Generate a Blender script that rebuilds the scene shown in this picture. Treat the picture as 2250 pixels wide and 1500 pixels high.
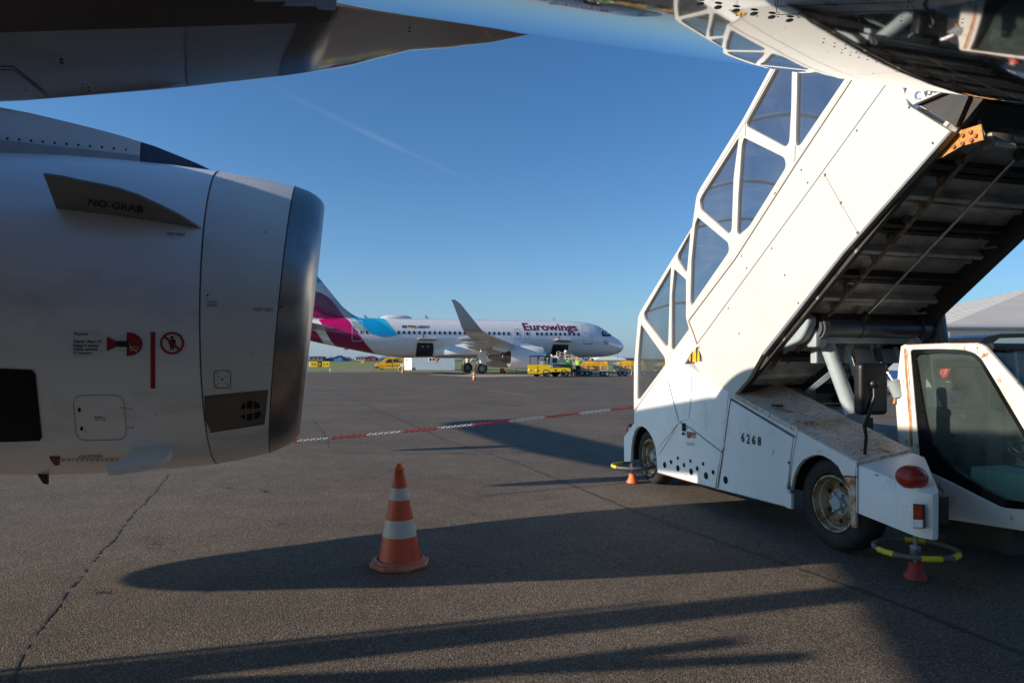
import bpy, bmesh, math, random
from mathutils import Vector, Matrix
from mathutils.bvhtree import BVHTree
random.seed(7)
R = math.radians
for o in list(bpy.data.objects): bpy.data.objects.remove(o, do_unlink=True)
SC = bpy.context.scene
COL = SC.collection
# ------------------------------------------------------------ camera
FPX, HOR, CX, EYE = 1500.0, 788.0, 1125.0, 1.6
cd = bpy.data.cameras.new('camera'); cam = bpy.data.objects.new('camera', cd); COL.objects.link(cam)
cd.sensor_width = 36; cd.lens = 24.0; cd.shift_y = (HOR-750)/2250
cd.clip_start = 0.05; cd.clip_end = 30000
cam.location = (0, 0, EYE); cam.rotation_euler = (R(90), 0, 0)
SC.camera = cam
# ------------------------------------------------------------ sky and sun
SUN_EL, SUN_AZ = R(18.5), R(15.5)      # SUN_AZ: world angle the light travels towards
w = bpy.data.worlds.new('World'); SC.world = w; w.use_nodes = True
nt = w.node_tree; nt.nodes.clear()
sky = nt.nodes.new('ShaderNodeTexSky'); sky.sky_type = 'NISHITA'; sky.sun_disc = False
sky.sun_elevation = SUN_EL
sx, sy = -math.cos(SUN_AZ), -math.sin(SUN_AZ)
sky.sun_rotation = math.atan2(sx, sy) % (2*math.pi)
sky.air_density = 1.0; sky.dust_density = 1.2; sky.ozone_density = 5.0; sky.altitude = 0
bg = nt.nodes.new('ShaderNodeBackground'); bg.inputs[1].default_value = 0.083
wo = nt.nodes.new('ShaderNodeOutputWorld')
tn = nt.nodes.new('ShaderNodeMix'); tn.data_type = 'RGBA'; tn.blend_type = 'MULTIPLY'; tn.inputs[0].default_value = 1; tn.inputs[7].default_value = (.62, .97, 1.13, 1)
nt.links.new(sky.outputs[0], tn.inputs[6]); 
tcw = nt.nodes.new('ShaderNodeTexCoord'); sxz = nt.nodes.new('ShaderNodeSeparateXYZ'); nt.links.new(tcw.outputs['Generated'], sxz.inputs[0])
mz = nt.nodes.new('ShaderNodeMath'); mz.operation = 'MULTIPLY'; mz.inputs[1].default_value = -1/.12; nt.links.new(sxz.outputs[2], mz.inputs[0])
ez = nt.nodes.new('ShaderNodeMath'); ez.operation = 'EXPONENT'; nt.links.new(mz.outputs[0], ez.inputs[0])
cz = nt.nodes.new('ShaderNodeMath'); cz.operation = 'MINIMUM'; cz.inputs[1].default_value = 1; nt.links.new(ez.outputs[0], cz.inputs[0])
hz = nt.nodes.new('ShaderNodeMix'); hz.data_type = 'RGBA'; hz.blend_type = 'ADD'; hz.clamp_result = False; hz.inputs[7].default_value = (1.75, 1.75, 2.3, 1)
nt.links.new(cz.outputs[0], hz.inputs[0]); nt.links.new(tn.outputs[2], hz.inputs[6]); nt.links.new(hz.outputs[2], bg.inputs[0]); nt.links.new(bg.outputs[0], wo.inputs[0])
sl = bpy.data.lights.new('sun', 'SUN'); sl.energy = 4.3; sl.angle = R(0.53); sl.color = (1.0, 0.86, 0.69)
so = bpy.data.objects.new('sun', sl); COL.objects.link(so)
so.rotation_euler = Vector((-sx*math.cos(SUN_EL), -sy*math.cos(SUN_EL), -math.sin(SUN_EL))).to_track_quat('-Z', 'Y').to_euler()
so.location = (-30, -10, 30)
SC.view_settings.view_transform = 'Standard'; SC.view_settings.look = 'None'
SC.view_settings.exposure = 0.62; SC.view_settings.gamma = 1
SC.render.engine = 'CYCLES'
# ------------------------------------------------------------ frames of reference
TH = R(16.5); CT, ST = math.cos(TH), math.sin(TH)      # the near aircraft and the stairs stand on this heading
def fp2w(f, p, z=0.0): return Vector((CT*f-ST*p, ST*f+CT*p, z))
def ray(px, py):
    a = (px-CX)/FPX; b = (HOR-py)/FPX
    return CT*a+ST, -ST*a+CT, b
def onF(px, py, c):
    f, p, b = ray(px, py); t = c/f; return Vector((c, p*t, EYE+b*t))
def onP(px, py, c):
    f, p, b = ray(px, py); t = c/p; return Vector((f*t, c, EYE+b*t))
def onZ(px, py, z=0.0):
    f, p, b = ray(px, py); t = (z-EYE)/b; return Vector((f*t, p*t, z))
def gz(px, py):                        # world point on the ground seen at a pixel
    t = EYE*FPX/(py-HOR); return Vector(((px-CX)/FPX*t, t, 0))
def K4(u, v): return 1450+u/2.8125, v/2.8125
def K5(u, v): return 1380+u/2.308, 130+v/2.308
def K6(u, v): return 1320+u/2.4194, 720+v/2.4194
def KB(u, v): return 1850+u/2.586, 720+v/2.586
def K7(u, v): return 1650+u/3.75, 640+v/3.75
def K8(u, v): return 1330+u/3.947, 900+v/3.947
# ------------------------------------------------------------ mesh helpers
class MB:
    def __init__(s): s.v = []; s.f = []; s.m = []
    def add(s, vs, fs, mi=0):
        n = len(s.v); s.v += [Vector(v) for v in vs]; s.f += [tuple(i+n for i in f) for f in fs]; s.m += [mi]*len(fs); return s
    def join(s, o, mi=None):
        n = len(s.v); s.v += o.v; s.f += [tuple(i+n for i in f) for f in o.f]; s.m += (o.m if mi is None else [mi]*len(o.f)); return s
    def box(s, c, d, rz=0.0, mi=0, M=None):
        x, y, z = [q/2 for q in d]; vs = [Vector((i*x, j*y, k*z)) for i in (-1, 1) for j in (-1, 1) for k in (-1, 1)]
        if rz: vs = [Matrix.Rotation(rz, 3, 'Z') @ v for v in vs]
        if M: vs = [M @ v for v in vs]
        c = Vector(c); return s.add([v+c for v in vs], [(0,1,3,2),(4,6,7,5),(0,4,5,1),(2,3,7,6),(0,2,6,4),(1,5,7,3)], mi)
    def rbox(s, c, d, r=0.02, rz=0.0, mi=0, M=None, seg=2):
        bm = bmesh.new(); bmesh.ops.create_cube(bm, size=1)
        for v in bm.verts: v.co = Vector((v.co.x*d[0], v.co.y*d[1], v.co.z*d[2]))
        bmesh.ops.bevel(bm, geom=bm.edges[:], offset=min(r, min(d)*0.45), segments=seg, affect='EDGES', profile=0.6)
        c = Vector(c); T = (M or Matrix.Identity(3)) @ Matrix.Rotation(rz, 3, 'Z')
        bm.verts.index_update()
        s.add([T @ v.co + c for v in bm.verts], [tuple(v.index for v in f.verts) for f in bm.faces], mi); bm.free(); return s
    def hexa(s, p, mi=0):               # 8 corners: bottom 4 (loop), top 4 (loop)
        return s.add(p, [(3,2,1,0),(4,5,6,7),(0,1,5,4),(1,2,6,5),(2,3,7,6),(3,0,4,7)], mi)
    def tube(s, pts, r, n=10, mi=0, closed=False, caps=True):
        pts = [Vector(p) for p in pts]; N = len(pts); rs = r if isinstance(r, (list, tuple)) else [r]*N
        rings = []; up = None
        for i, p in enumerate(pts):
            a = pts[(i-1) % N] if (i > 0 or closed) else p; b = pts[(i+1) % N] if (i < N-1 or closed) else p
            d = (b-a).normalized()
            if up is None: up = Vector((0,0,1)) if abs(d.z) < .9 else Vector((1,0,0))
            x = d.cross(up).normalized(); up = x.cross(d).normalized()
            rings.append([p + (x*math.cos(2*math.pi*k/n)+up*math.sin(2*math.pi*k/n))*rs[i] for k in range(n)])
        return s.loft(rings, caps=caps and not closed, wrap=closed, mi=mi)
    def loft(s, rings, caps=True, wrap=False, mi=0, ringclosed=True):
        n = len(rings[0]); base = len(s.v); vs = [v for r_ in rings for v in r_]; fs = []
        L = len(rings); rr = range(L if wrap else L-1); kk = n if ringclosed else n-1
        for i in rr:
            j = (i+1) % L
            for k in range(kk):
                l = (k+1) % n; fs.append((i*n+k, i*n+l, j*n+l, j*n+k))
        if caps and ringclosed: fs.append(tuple(range(n))[::-1]); fs.append(tuple((L-1)*n+k for k in range(n)))
        return s.add(vs, fs, mi)
    def lathe(s, c, ax, prof, n=32, mi=0, caps=False):   # prof: (distance along ax, radius)
        c = Vector(c); ax = Vector(ax).normalized(); u = ax.orthogonal().normalized(); w_ = ax.cross(u)
        rings = [[c+ax*d+(u*math.cos(2*math.pi*k/n)+w_*math.sin(2*math.pi*k/n))*max(r, 1e-4) for k in range(n)] for d, r in prof]
        return s.loft(rings, caps=caps, mi=mi)
    def cyl(s, a, b, r, n=12, mi=0):
        a = Vector(a); b = Vector(b); return s.lathe(a, b-a, [(0, r), ((b-a).length, r)], n, mi, True)
    def ball(s, c, r, n=12, mi=0, ax=(0,0,1), lo=-90):
        rr = (r, r, r) if not isinstance(r, (list, tuple)) else r; m = n//2+1; c = Vector(c)
        rings = []
        for i in range(m+1):
            t = R(lo+(90-lo)*i/m)
            rings.append([c+Vector((math.cos(t)*math.cos(2*math.pi*k/n)*rr[0], math.cos(t)*math.sin(2*math.pi*k/n)*rr[1], math.sin(t)*rr[2])) for k in range(n)])
        return s.loft(rings, caps=True, mi=mi)
    def prism(s, poly, d, mi=0):        # planar polygon (3D points) pushed along vector d
        n = len(poly); d = Vector(d); a = [Vector(p) for p in poly]
        return s.add(a+[p+d for p in a], [tuple(range(n))[::-1], tuple(range(n, 2*n))]+[(i, (i+1) % n, n+(i+1) % n, n+i) for i in range(n)], mi)
    def xf(s, fn): s.v = [Vector(fn(v)) for v in s.v]; return s
def link(name, mb, mats, smooth=None, parent=None, off=None, weld=False):
    me = bpy.data.meshes.new(name); o = Vector(off) if off is not None else Vector((0,0,0))
    me.from_pydata([tuple(v-o) for v in mb.v], [], mb.f)
    mats = mats if isinstance(mats, (list, tuple)) else [mats]
    for m in mats: me.materials.append(m)
    if len(mats) > 1: me.polygons.foreach_set('material_index', [min(i, len(mats)-1) for i in mb.m])
    bm = bmesh.new(); bm.from_mesh(me)
    if weld: bmesh.ops.remove_doubles(bm, verts=bm.verts, dist=1e-5)
    bmesh.ops.recalc_face_normals(bm, faces=bm.faces); bm.to_mesh(me); bm.free()
    if smooth:
        me.polygons.foreach_set('use_smooth', [True]*len(me.polygons))
        try: me.set_sharp_from_angle(angle=R(smooth if smooth is not True else 35))
        except Exception: pass
    ob = bpy.data.objects.new(name, me); COL.objects.link(ob)
    if parent: ob.parent = parent
    return ob
class Thing:                            # an Empty at the base of a thing; its parts are built in the same frame
    def __init__(s, name, label, cat, base=(0,0,0), rot=0.0, group=None):
        e = bpy.data.objects.new(name, None); COL.objects.link(e); s.o = e; s.off = Vector(base); s.rot = rot
        e.location = Matrix.Rotation(rot, 3, 'Z') @ s.off; e.rotation_euler = (0, 0, rot)
        e.empty_display_size = 0.3; e['label'] = label; e['category'] = cat
        if group: e['group'] = group
    def part(s, name, mb, mats, smooth=None, parent=None, label=None, weld=False):
        ob = link(name, mb, mats, smooth, parent or s.o, s.off, weld)
        if label: ob['label'] = label
        return ob
def structure(name, mb, mats, smooth=None):
    ob = link(name, mb, mats, smooth); ob['kind'] = 'structure'; return ob
def single(name, mb, mats, label, cat, smooth=None, group=None, kind=None):
    c = Vector((sum(v.x for v in mb.v), sum(v.y for v in mb.v), 0))/len(mb.v); c.z = min(v.z for v in mb.v)
    ob = link(name, mb, mats, smooth, off=c); ob.location = c; ob['label'] = label; ob['category'] = cat
    if group: ob['group'] = group
    if kind: ob['kind'] = kind
    return ob
def copy_thing(root, loc, rot, label, scale=None):
    def rec(o, par):
        c = o.copy(); COL.objects.link(c); c.parent = par
        for ch in [q for q in bpy.data.objects if q.parent == o]: rec(ch, c)
        return c
    r = rec(root, None); r.location = loc; r.rotation_euler = (0, 0, rot); r['label'] = label
    if scale: r.scale = scale
    return r
def rounded(poly, r, n=4):              # rounded corners on a 2D polygon
    out = []; N = len(poly); rs = r if isinstance(r, (list, tuple)) else [r]*N
    for i in range(N):
        p = Vector(poly[i]); a = Vector(poly[i-1]); b = Vector(poly[(i+1) % N]); rr = rs[i]
        da = (a-p); db = (b-p); la, lb = da.length, db.length
        k = min(rr, la*.48, lb*.48)
        if k < 1e-5: out.append(tuple(p)); continue
        q0 = p+da/la*k; q1 = p+db/lb*k
        for j in range(n+1):
            t = j/n; out.append(tuple(q0*(1-t)**2+p*2*t*(1-t)+q1*t*t))
    return out
def curve_mesh(loops, ext=0.0, bev=0.0):
    cu = bpy.data.curves.new('tmp', 'CURVE'); cu.dimensions = '2D'; cu.fill_mode = 'BOTH' if ext else 'FRONT'
    cu.extrude = ext; cu.bevel_depth = bev; cu.bevel_resolution = 1; cu.offset = -bev
    for lp in loops:
        sp = cu.splines.new('POLY'); sp.points.add(len(lp)-1)
        for i, p in enumerate(lp): sp.points[i].co = (p[0], p[1], 0, 1)
        sp.use_cyclic_u = True
    return _grab(cu)
def _grab(cu):
    ob = bpy.data.objects.new('tmp', cu); COL.objects.link(ob); bpy.context.view_layer.update()
    dg = bpy.context.evaluated_depsgraph_get(); me = ob.evaluated_get(dg).to_mesh()
    mb = MB().add([v.co.copy() for v in me.vertices], [tuple(p.vertices) for p in me.polygons])
    ob.evaluated_get(dg).to_mesh_clear(); bpy.data.objects.remove(ob); bpy.data.curves.remove(cu); return mb
def plate(outer, holes, th, fn, bev=0.0):       # flat plate with holes, fn maps (u, v, w) to 3D
    return curve_mesh([outer]+list(holes), th/2-bev, bev).xf(fn)
def text2d(s, bold=0.0, space=1.0, res=3, shear=0.0):
    cu = bpy.data.curves.new('tmp', 'FONT'); cu.body = s; cu.size = 1; cu.offset = bold; cu.space_character = space; cu.resolution_u = res; cu.shear = shear
    return _grab(cu)
def fit(mb, q):                         # stretch a flat mesh over the quad TL, TR, BR, BL
    x0 = min(v.x for v in mb.v); x1 = max(v.x for v in mb.v); y0 = min(v.y for v in mb.v); y1 = max(v.y for v in mb.v)
    def f(v):
        u = (v.x-x0)/(x1-x0); t = (v.y-y0)/(y1-y0)
        a = Vector(q[3])*(1-u)+Vector(q[2])*u; b = Vector(q[0])*(1-u)+Vector(q[1])*u; c = a*(1-t)+b*t
        return (c[0], c[1], 0)
    return mb.xf(f)
def rect(x0, y0, x1, y1): return [(x0, y0), (x1, y0), (x1, y1), (x0, y1)]
def wrapm(mb, fn, step=None):           # cut a flat mesh on a grid and lay it on a surface
    bm = bmesh.new(); vs = [bm.verts.new(v) for v in mb.v]
    for f in mb.f:
        try: bm.faces.new([vs[i] for i in f])
        except Exception: pass
    if step:
        for ax in (0, 1):
            lo = min(v.co[ax] for v in bm.verts); hi = max(v.co[ax] for v in bm.verts); k = math.floor(lo/step)+1
            while k*step < hi:
                n = Vector((1,0,0)) if ax == 0 else Vector((0,1,0)); co = n*(k*step)
                bmesh.ops.bisect_plane(bm, geom=bm.verts[:]+bm.edges[:]+bm.faces[:], plane_co=co, plane_no=n, dist=1e-6); k += 1
    bm.verts.index_update(); P = [fn(v.co.x, v.co.y) for v in bm.verts]
    mp = {}; out = MB(); vv = []
    for i, p in enumerate(P):
        if p is not None: mp[i] = len(vv); vv.append(p)
    out.add(vv, [tuple(mp[v.index] for v in f.verts) for f in bm.faces if all(v.index in mp for v in f.verts)]); bm.free(); return out
def poly2d(p): return curve_mesh([p])
def strip2d(pts, wd):                   # a polyline as a thin flat ribbon
    pts = [Vector((p[0], p[1])) for p in pts]; L = []; Rr = []
    for i, p in enumerate(pts):
        a = pts[max(i-1, 0)]; b = pts[min(i+1, len(pts)-1)]; d = (b-a).normalized(); n = Vector((-d.y, d.x))*wd/2
        L.append(p+n); Rr.append(p-n)
    mb = MB(); N = len(pts); mb.add([Vector((q.x, q.y, 0)) for q in L+Rr], [(i, i+1, N+i+1, N+i) for i in range(N-1)]); return mb
def ring2d(c, rx, ry, wd, n=28):
    m = MB(); o = [Vector((c[0]+rx*math.cos(2*math.pi*k/n), c[1]+ry*math.sin(2*math.pi*k/n), 0)) for k in range(n)]
    i_ = [Vector((c[0]+(rx-wd)*math.cos(2*math.pi*k/n), c[1]+(ry-wd)*math.sin(2*math.pi*k/n), 0)) for k in range(n)]
    return m.add(o+i_, [(k, (k+1) % n, n+(k+1) % n, n+k) for k in range(n)])
def disc2d(c, rx, ry, n=16): return MB().add([(c[0]+rx*math.cos(2*math.pi*k/n), c[1]+ry*math.sin(2*math.pi*k/n), 0) for k in range(n)], [tuple(range(n))])
def closed(pts): return list(pts)+[pts[0]]
# ------------------------------------------------------------ materials
def mat(name, col, rough=0.5, metal=0.0, var=0.0, vscale=6.0, bump=0.0, bscale=60.0, coat=0.0, ior=1.5, spec=0.5, stain=None, coords='Object', stretch=None, emit=None):
    m = bpy.data.materials.new(name); m.use_nodes = True; t = m.node_tree; N = t.nodes; Lk = t.links; b = N['Principled BSDF']
    c4 = (*col, 1); b.inputs['Base Color'].default_value = c4; b.inputs['Roughness'].default_value = rough; b.inputs['Metallic'].default_value = metal
    b.inputs['IOR'].default_value = ior; b.inputs['Coat Weight'].default_value = coat; b.inputs['Coat Roughness'].default_value = 0.04
    b.inputs['Specular IOR Level'].default_value = spec
    if emit: b.inputs['Emission Color'].default_value = (*emit[0], 1); b.inputs['Emission Strength'].default_value = emit[1]
    tc = N.new('ShaderNodeTexCoord'); src = tc.outputs[coords]
    if stretch:
        mp = N.new('ShaderNodeMapping'); mp.inputs['Scale'].default_value = stretch; Lk.new(src, mp.inputs[0]); src = mp.outputs[0]
    cur = None
    if var:
        n = N.new('ShaderNodeTexNoise'); n.inputs['Scale'].default_value = vscale; n.inputs['Detail'].default_value = 8; Lk.new(src, n.inputs['Vector'])
        r = N.new('ShaderNodeValToRGB'); r.color_ramp.elements[0].position = .3; r.color_ramp.elements[1].position = .7
        r.color_ramp.elements[0].color = (*[max(0, x*(1-var)) for x in col], 1); r.color_ramp.elements[1].color = (*[min(1, x*(1+var)) for x in col], 1)
        Lk.new(n.outputs['Fac'], r.inputs[0]); cur = r.outputs[0]
        rm = N.new('ShaderNodeMapRange'); rm.inputs[3].default_value = max(.02, rough*(1-var)); rm.inputs[4].default_value = min(1, rough*(1+var)); Lk.new(n.outputs['Fac'], rm.inputs[0]); Lk.new(rm.outputs[0], b.inputs['Roughness'])
    for st in (stain or []):            # (colour, noise scale, low, high, stretch)
        sc, ns, lo, hi, sv = st
        mp = N.new('ShaderNodeMapping'); mp.inputs['Scale'].default_value = sv; Lk.new(tc.outputs[coords], mp.inputs[0])
        n = N.new('ShaderNodeTexNoise'); n.inputs['Scale'].default_value = ns; n.inputs['Detail'].default_value = 10; n.inputs['Roughness'].default_value = .68; Lk.new(mp.outputs[0], n.inputs['Vector'])
        mr = N.new('ShaderNodeMapRange'); mr.inputs[1].default_value = lo; mr.inputs[2].default_value = hi; Lk.new(n.outputs['Fac'], mr.inputs[0])
        mx = N.new('ShaderNodeMix'); mx.data_type = 'RGBA'; Lk.new(mr.outputs[0], mx.inputs[0])
        if cur: Lk.new(cur, mx.inputs[6])
        else: mx.inputs[6].default_value = c4
        mx.inputs[7].default_value = (*sc, 1); cur = mx.outputs[2]
    if cur: Lk.new(cur, b.inputs['Base Color'])
    if bump:
        n = N.new('ShaderNodeTexNoise'); n.inputs['Scale'].default_value = bscale; n.inputs['Detail'].default_value = 4; Lk.new(src, n.inputs['Vector'])
        bp = N.new('ShaderNodeBump'); bp.inputs['Strength'].default_value = bump; bp.inputs['Distance'].default_value = 0.01; Lk.new(n.outputs['Fac'], bp.inputs['Height']); Lk.new(bp.outputs[0], b.inputs['Normal'])
        if coat: Lk.new(bp.outputs[0], b.inputs['Coat Normal'])
    return m
def glass(name, tint, refl=1.0, rough=0.02, dust=.07, dcol=(.5,.5,.48)):
    m = bpy.data.materials.new(name); m.use_nodes = True; t = m.node_tree; N = t.nodes; N.clear(); Lk = t.links
    tr = N.new('ShaderNodeBsdfTransparent'); tr.inputs[0].default_value = (*tint, 1)
    gl = N.new('ShaderNodeBsdfGlossy'); gl.inputs['Roughness'].default_value = rough; gl.inputs[0].default_value = (refl,)*3+(1,)
    lw = N.new('ShaderNodeLayerWeight'); lw.inputs[0].default_value = .5; pw = N.new('ShaderNodeMath'); pw.operation = 'POWER'; pw.inputs[1].default_value = 5; Lk.new(lw.outputs['Facing'], pw.inputs[0])
    fr = N.new('ShaderNodeMath'); fr.operation = 'MULTIPLY_ADD'; fr.inputs[1].default_value = .94; fr.inputs[2].default_value = .05; Lk.new(pw.outputs[0], fr.inputs[0])
    df = N.new('ShaderNodeBsdfDiffuse'); df.inputs[0].default_value = (*dcol, 1); dm = N.new('ShaderNodeMixShader')      # dust and grime on the pane
    tc = N.new('ShaderNodeTexCoord'); nz = N.new('ShaderNodeTexNoise'); nz.inputs['Scale'].default_value = 3; nz.inputs['Detail'].default_value = 8; Lk.new(tc.outputs['Object'], nz.inputs['Vector'])
    ml = N.new('ShaderNodeMath'); ml.operation = 'MULTIPLY'; ml.inputs[1].default_value = dust*2; Lk.new(nz.outputs['Fac'], ml.inputs[0]); Lk.new(ml.outputs[0], dm.inputs[0]); Lk.new(tr.outputs[0], dm.inputs[1]); Lk.new(df.outputs[0], dm.inputs[2])
    mx = N.new('ShaderNodeMixShader'); o = N.new('ShaderNodeOutputMaterial')
    Lk.new(fr.outputs[0], mx.inputs[0]); Lk.new(dm.outputs[0], mx.inputs[1]); Lk.new(gl.outputs[0], mx.inputs[2]); Lk.new(mx.outputs[0], o.inputs[0]); return m
RUST = (.30, .105, .03)
M = dict(
 white=mat('white_aircraft_paint', (.72,.73,.75), .22, var=.03, vscale=2, coat=.6, ior=1.5, stain=[((.45,.43,.40), 1.4, .58, .85, (1,1,1))]),
 cowl=mat('cowl_paint', (.84,.84,.87), .28, var=.05, vscale=1.5, coat=.35, bump=.02, bscale=1.2, stain=[((.58,.56,.54), 1.1, .55, .85, (1,1,2.5)), ((.25,.21,.18), 9, .66, .80, (.3,1,1))]),
 inletcowl=mat('inlet_cowl_paint', (.74,.74,.71), .34, var=.06, vscale=2.5, coat=.25, stain=[((.48,.45,.42), 3.0, .56, .8, (.4,1,1)), ((.20,.17,.14), 14, .68, .8, (.25,1,1))]),
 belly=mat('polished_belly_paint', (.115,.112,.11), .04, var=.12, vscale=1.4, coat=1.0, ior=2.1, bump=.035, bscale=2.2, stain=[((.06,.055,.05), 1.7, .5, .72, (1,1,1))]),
 alu=mat('polished_lip_metal', (.42,.39,.37), .34, metal=1.0, var=.2, vscale=5, bump=.04, bscale=3, stain=[((.30,.27,.25), 5.0, .50, .78, (1,1,1))]),
 darkgrey=mat('dark_grey_metal', (.06,.06,.062), .5, var=.2), grey=mat('grey_metal', (.22,.225,.235), .45, metal=.3, var=.15),
 ltgrey=mat('light_grey_paint', (.42,.43,.45), .4, var=.1), strake=mat('strake_grey', (.24,.23,.22), .45, var=.08),
 bluegrey=mat('blue_grey_fairing', (.06,.085,.13), .35, var=.15), black=mat('black_rubber', (.012,.012,.013), .6, var=.2),
 voidm=mat('dark_opening', (.004,.004,.004), .9), line=mat('panel_gap', (.05,.048,.045), .8), ink=mat('black_lettering', (.02,.02,.022), .6),
 red=mat('red_marking', (.36,.012,.015), .45), redd=mat('dark_red_lettering', (.16,.03,.025), .6), paper=mat('label_white', (.74,.74,.77), .4),
 tyre=mat('tyre_rubber', (.016,.016,.017), .75, var=.3, vscale=20, bump=.1, bscale=40, stain=[((.055,.05,.045), 8, .5, .8, (1,1,1))]),
 stair=mat('stairs_white_dimmed_for_sun', (.56,.548,.525), .38, var=.03, vscale=3, bump=.25, bscale=1.6, stain=[((.50,.46,.41), 2.2, .58, .9, (1,1,.5)), ((.42,.24,.12), 22, .70, .76, (1,1,.3))]),  # sunlit upper white, colour darkened against the strong sun
 stairlow=mat('stairs_white_lifted_for_shade', (.82,.83,.84), .36, var=.03, vscale=3, bump=.22, bscale=1.9, stain=[((.50,.46,.42), 2.6, .56, .85, (1,1,.5)), ((.36,.20,.10), 16, .67, .73, (1,1,.25))]),  # shaded lower white, colour kept lighter to offset its shade
 deck=mat('rust_scratched_deck', (.64,.60,.56), .5, var=.05, stain=[((.46,.36,.27), 3, .48, .75, (1,1,1)), ((.42,.25,.13), 14, .53, .60, (1,3.5,1)), (RUST, 26, .56, .62, (4,1.3,1)), ((.26,.11,.045), 40, .58, .64, (1,2.5,1)), ((.45,.27,.15), 2.6, .54, .66, (1,.6,1)), (RUST, 4, .585, .64, (1,1,1))]),
 rusty=mat('rusty_white_paint', (.66,.62,.56), .5, stain=[((.48,.33,.2), 5, .45, .62, (1,1,1)), ((.36,.13,.03), 9, .50, .56, (1,1,1))]),
 rustwhite=mat('cab_white_paint', (.74,.72,.68), .42, var=.03, stain=[((.5,.42,.32), 5, .58, .75, (1,1,.7)), ((.38,.15,.035), 13, .60, .66, (1,1,.7))]),
 rust=mat('rust', (.32,.12,.035), .85, var=.4, vscale=30, bump=.2),
 orange_rust=mat('orange_primer_rust', (.55,.24,.06), .7, var=.35, vscale=25, stain=[((.10,.03,.012), 30, .56, .64, (1,1,1))]),
 rim=mat('rusty_rim', (.42,.36,.27), .5, metal=.2, stain=[((.20,.09,.03), 10, .46, .60, (1,1,1)), ((.05,.03,.02), 22, .55, .66, (1,1,1))]),
 lift=mat('pale_blue_grey_paint', (.36,.42,.45), .42, var=.08, stain=[((.20,.20,.19), 5, .55, .8, (1,1,1)), ((.34,.14,.04), 16, .66, .70, (1,1,.6))]),
 under=mat('grimy_underside', (.60,.57,.53), .55, var=.35, vscale=5, metal=.2, stain=[((.36,.32,.27), 5, .50, .7, (1,1,1)), ((.24,.11,.05), 12, .60, .7, (1,1,1))]),
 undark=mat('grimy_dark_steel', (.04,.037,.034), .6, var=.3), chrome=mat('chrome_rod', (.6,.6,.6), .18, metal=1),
 palerust=mat('pale_rusty_rail', (.30,.25,.20), .6, stain=[((.20,.09,.03), 18, .5, .6, (1,1,1))]),
 glass=glass('tinted_canopy_glass', (.66,.71,.75)), cabglass=glass('green_tinted_glass', (.52,.66,.62), dust=.12, dcol=(.30,.40,.37)),
 yellow=mat('yellow_paint', (.72,.50,.02), .4, var=.05), orangem=mat('amber_lens', (.55,.10,.01), .2, coat=.5), redlens=mat('red_lens', (.32,.022,.014), .35, var=.1),
 clear=mat('clear_lens', (.70,.70,.68), .15, coat=.6), teal=mat('pale_green_cab_trim', (.40,.60,.54), .5, var=.05), seat=mat('black_seat_vinyl', (.02,.022,.026), .5),
 conered=mat('orange_red_cone_plastic', (.62,.075,.02), .42, var=.12, vscale=9, stain=[((.38,.05,.02), 7, .55, .75, (1,1,1))]),
 conebase=mat('faded_cone_base', (.50,.15,.10), .6, var=.15, vscale=14, stain=[((.22,.08,.06), 16, .56, .72, (1,1,1))]),
 refl=mat('white_reflective_band', (.55,.53,.53), .4, var=.06, stain=[((.36,.34,.33), 12, .6, .7, (1,1,1))]), conetip=mat('bright_orange_tip', (.85,.16,.01), .4),
 yellowtape=mat('yellow_tape', (.62,.52,.02), .5, var=.1), greyhose=mat('grey_foam_hose', (.12,.115,.11), .6, var=.2), redfoot=mat('red_rubber_foot', (.30,.025,.018), .6, var=.3, vscale=25),
 chainr=mat('red_chain_plastic', (.62,.04,.035), .4), chainw=mat('white_chain_plastic', (.82,.80,.78), .4))
M['brownpanel'] = mat('brown_grey_panel', (.13,.105,.09), .38, var=.15, vscale=3, coat=.3)
M['darkreflection'] = mat('dark_red_painted_reflection', (.022,.005,.004), .55, var=.6, vscale=1.2)  # dark reflection of the ground, painted as a colour
M['roofglass'] = glass('smoked_roof_glass', (.52,.58,.64)); M['undrib'] = mat('pale_grimy_rib', (.62,.58,.53), .6, var=.4, vscale=4)
M['rustline'] = mat('rust_line', (.17,.075,.035), .9, var=.5, vscale=14); M['rustlip'] = mat('rusty_edge', (.30,.20,.13), .7, var=.4, vscale=20)
M['ruststreak'] = mat('rust_streak', (.42,.17,.05), .9, var=.6, vscale=18, stain=[((.62,.55,.46), 30, .55, .62, (1,1,.5))])
M['yellowsign'] = mat('hazard_yellow', (.85,.42,.01), .45); M['stairdeck'] = mat('white_deck_paint', (.76,.74,.71), .45, stain=[((.5,.42,.34), 3, .6, .8, (1,1,1))])
M['wornlabel'] = mat('worn_red_label', (.5,.42,.38), .6, stain=[((.22,.04,.02), 26, .42, .5, (1,1,1))]); M['redorange'] = mat('red_orange_lens', (.30,.035,.008), .2, coat=.6, var=.3)
M['orangefoot'] = mat('orange_rubber_foot', (.75,.16,.06), .5); M['blackpl'] = mat('black_plastic', (.010,.010,.012), .42, var=.1); M['blackgloss'] = mat('black_glazing_border', (.006,.006,.007), .15, coat=.5)
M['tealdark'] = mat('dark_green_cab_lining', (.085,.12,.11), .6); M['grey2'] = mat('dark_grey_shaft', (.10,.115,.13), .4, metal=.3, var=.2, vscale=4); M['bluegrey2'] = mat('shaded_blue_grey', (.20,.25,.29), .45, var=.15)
M['rust2'] = mat('brown_box', (.20,.14,.10), .6, var=.3); M['darkblue'] = mat('dark_blue_lettering', (.03,.05,.12), .5); M['emblemblue'] = mat('emblem_blue', (.03,.16,.45), .5); M['lampcase'] = mat('lamp_housing', (.30,.28,.24), .4, metal=.4, var=.2)
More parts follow.
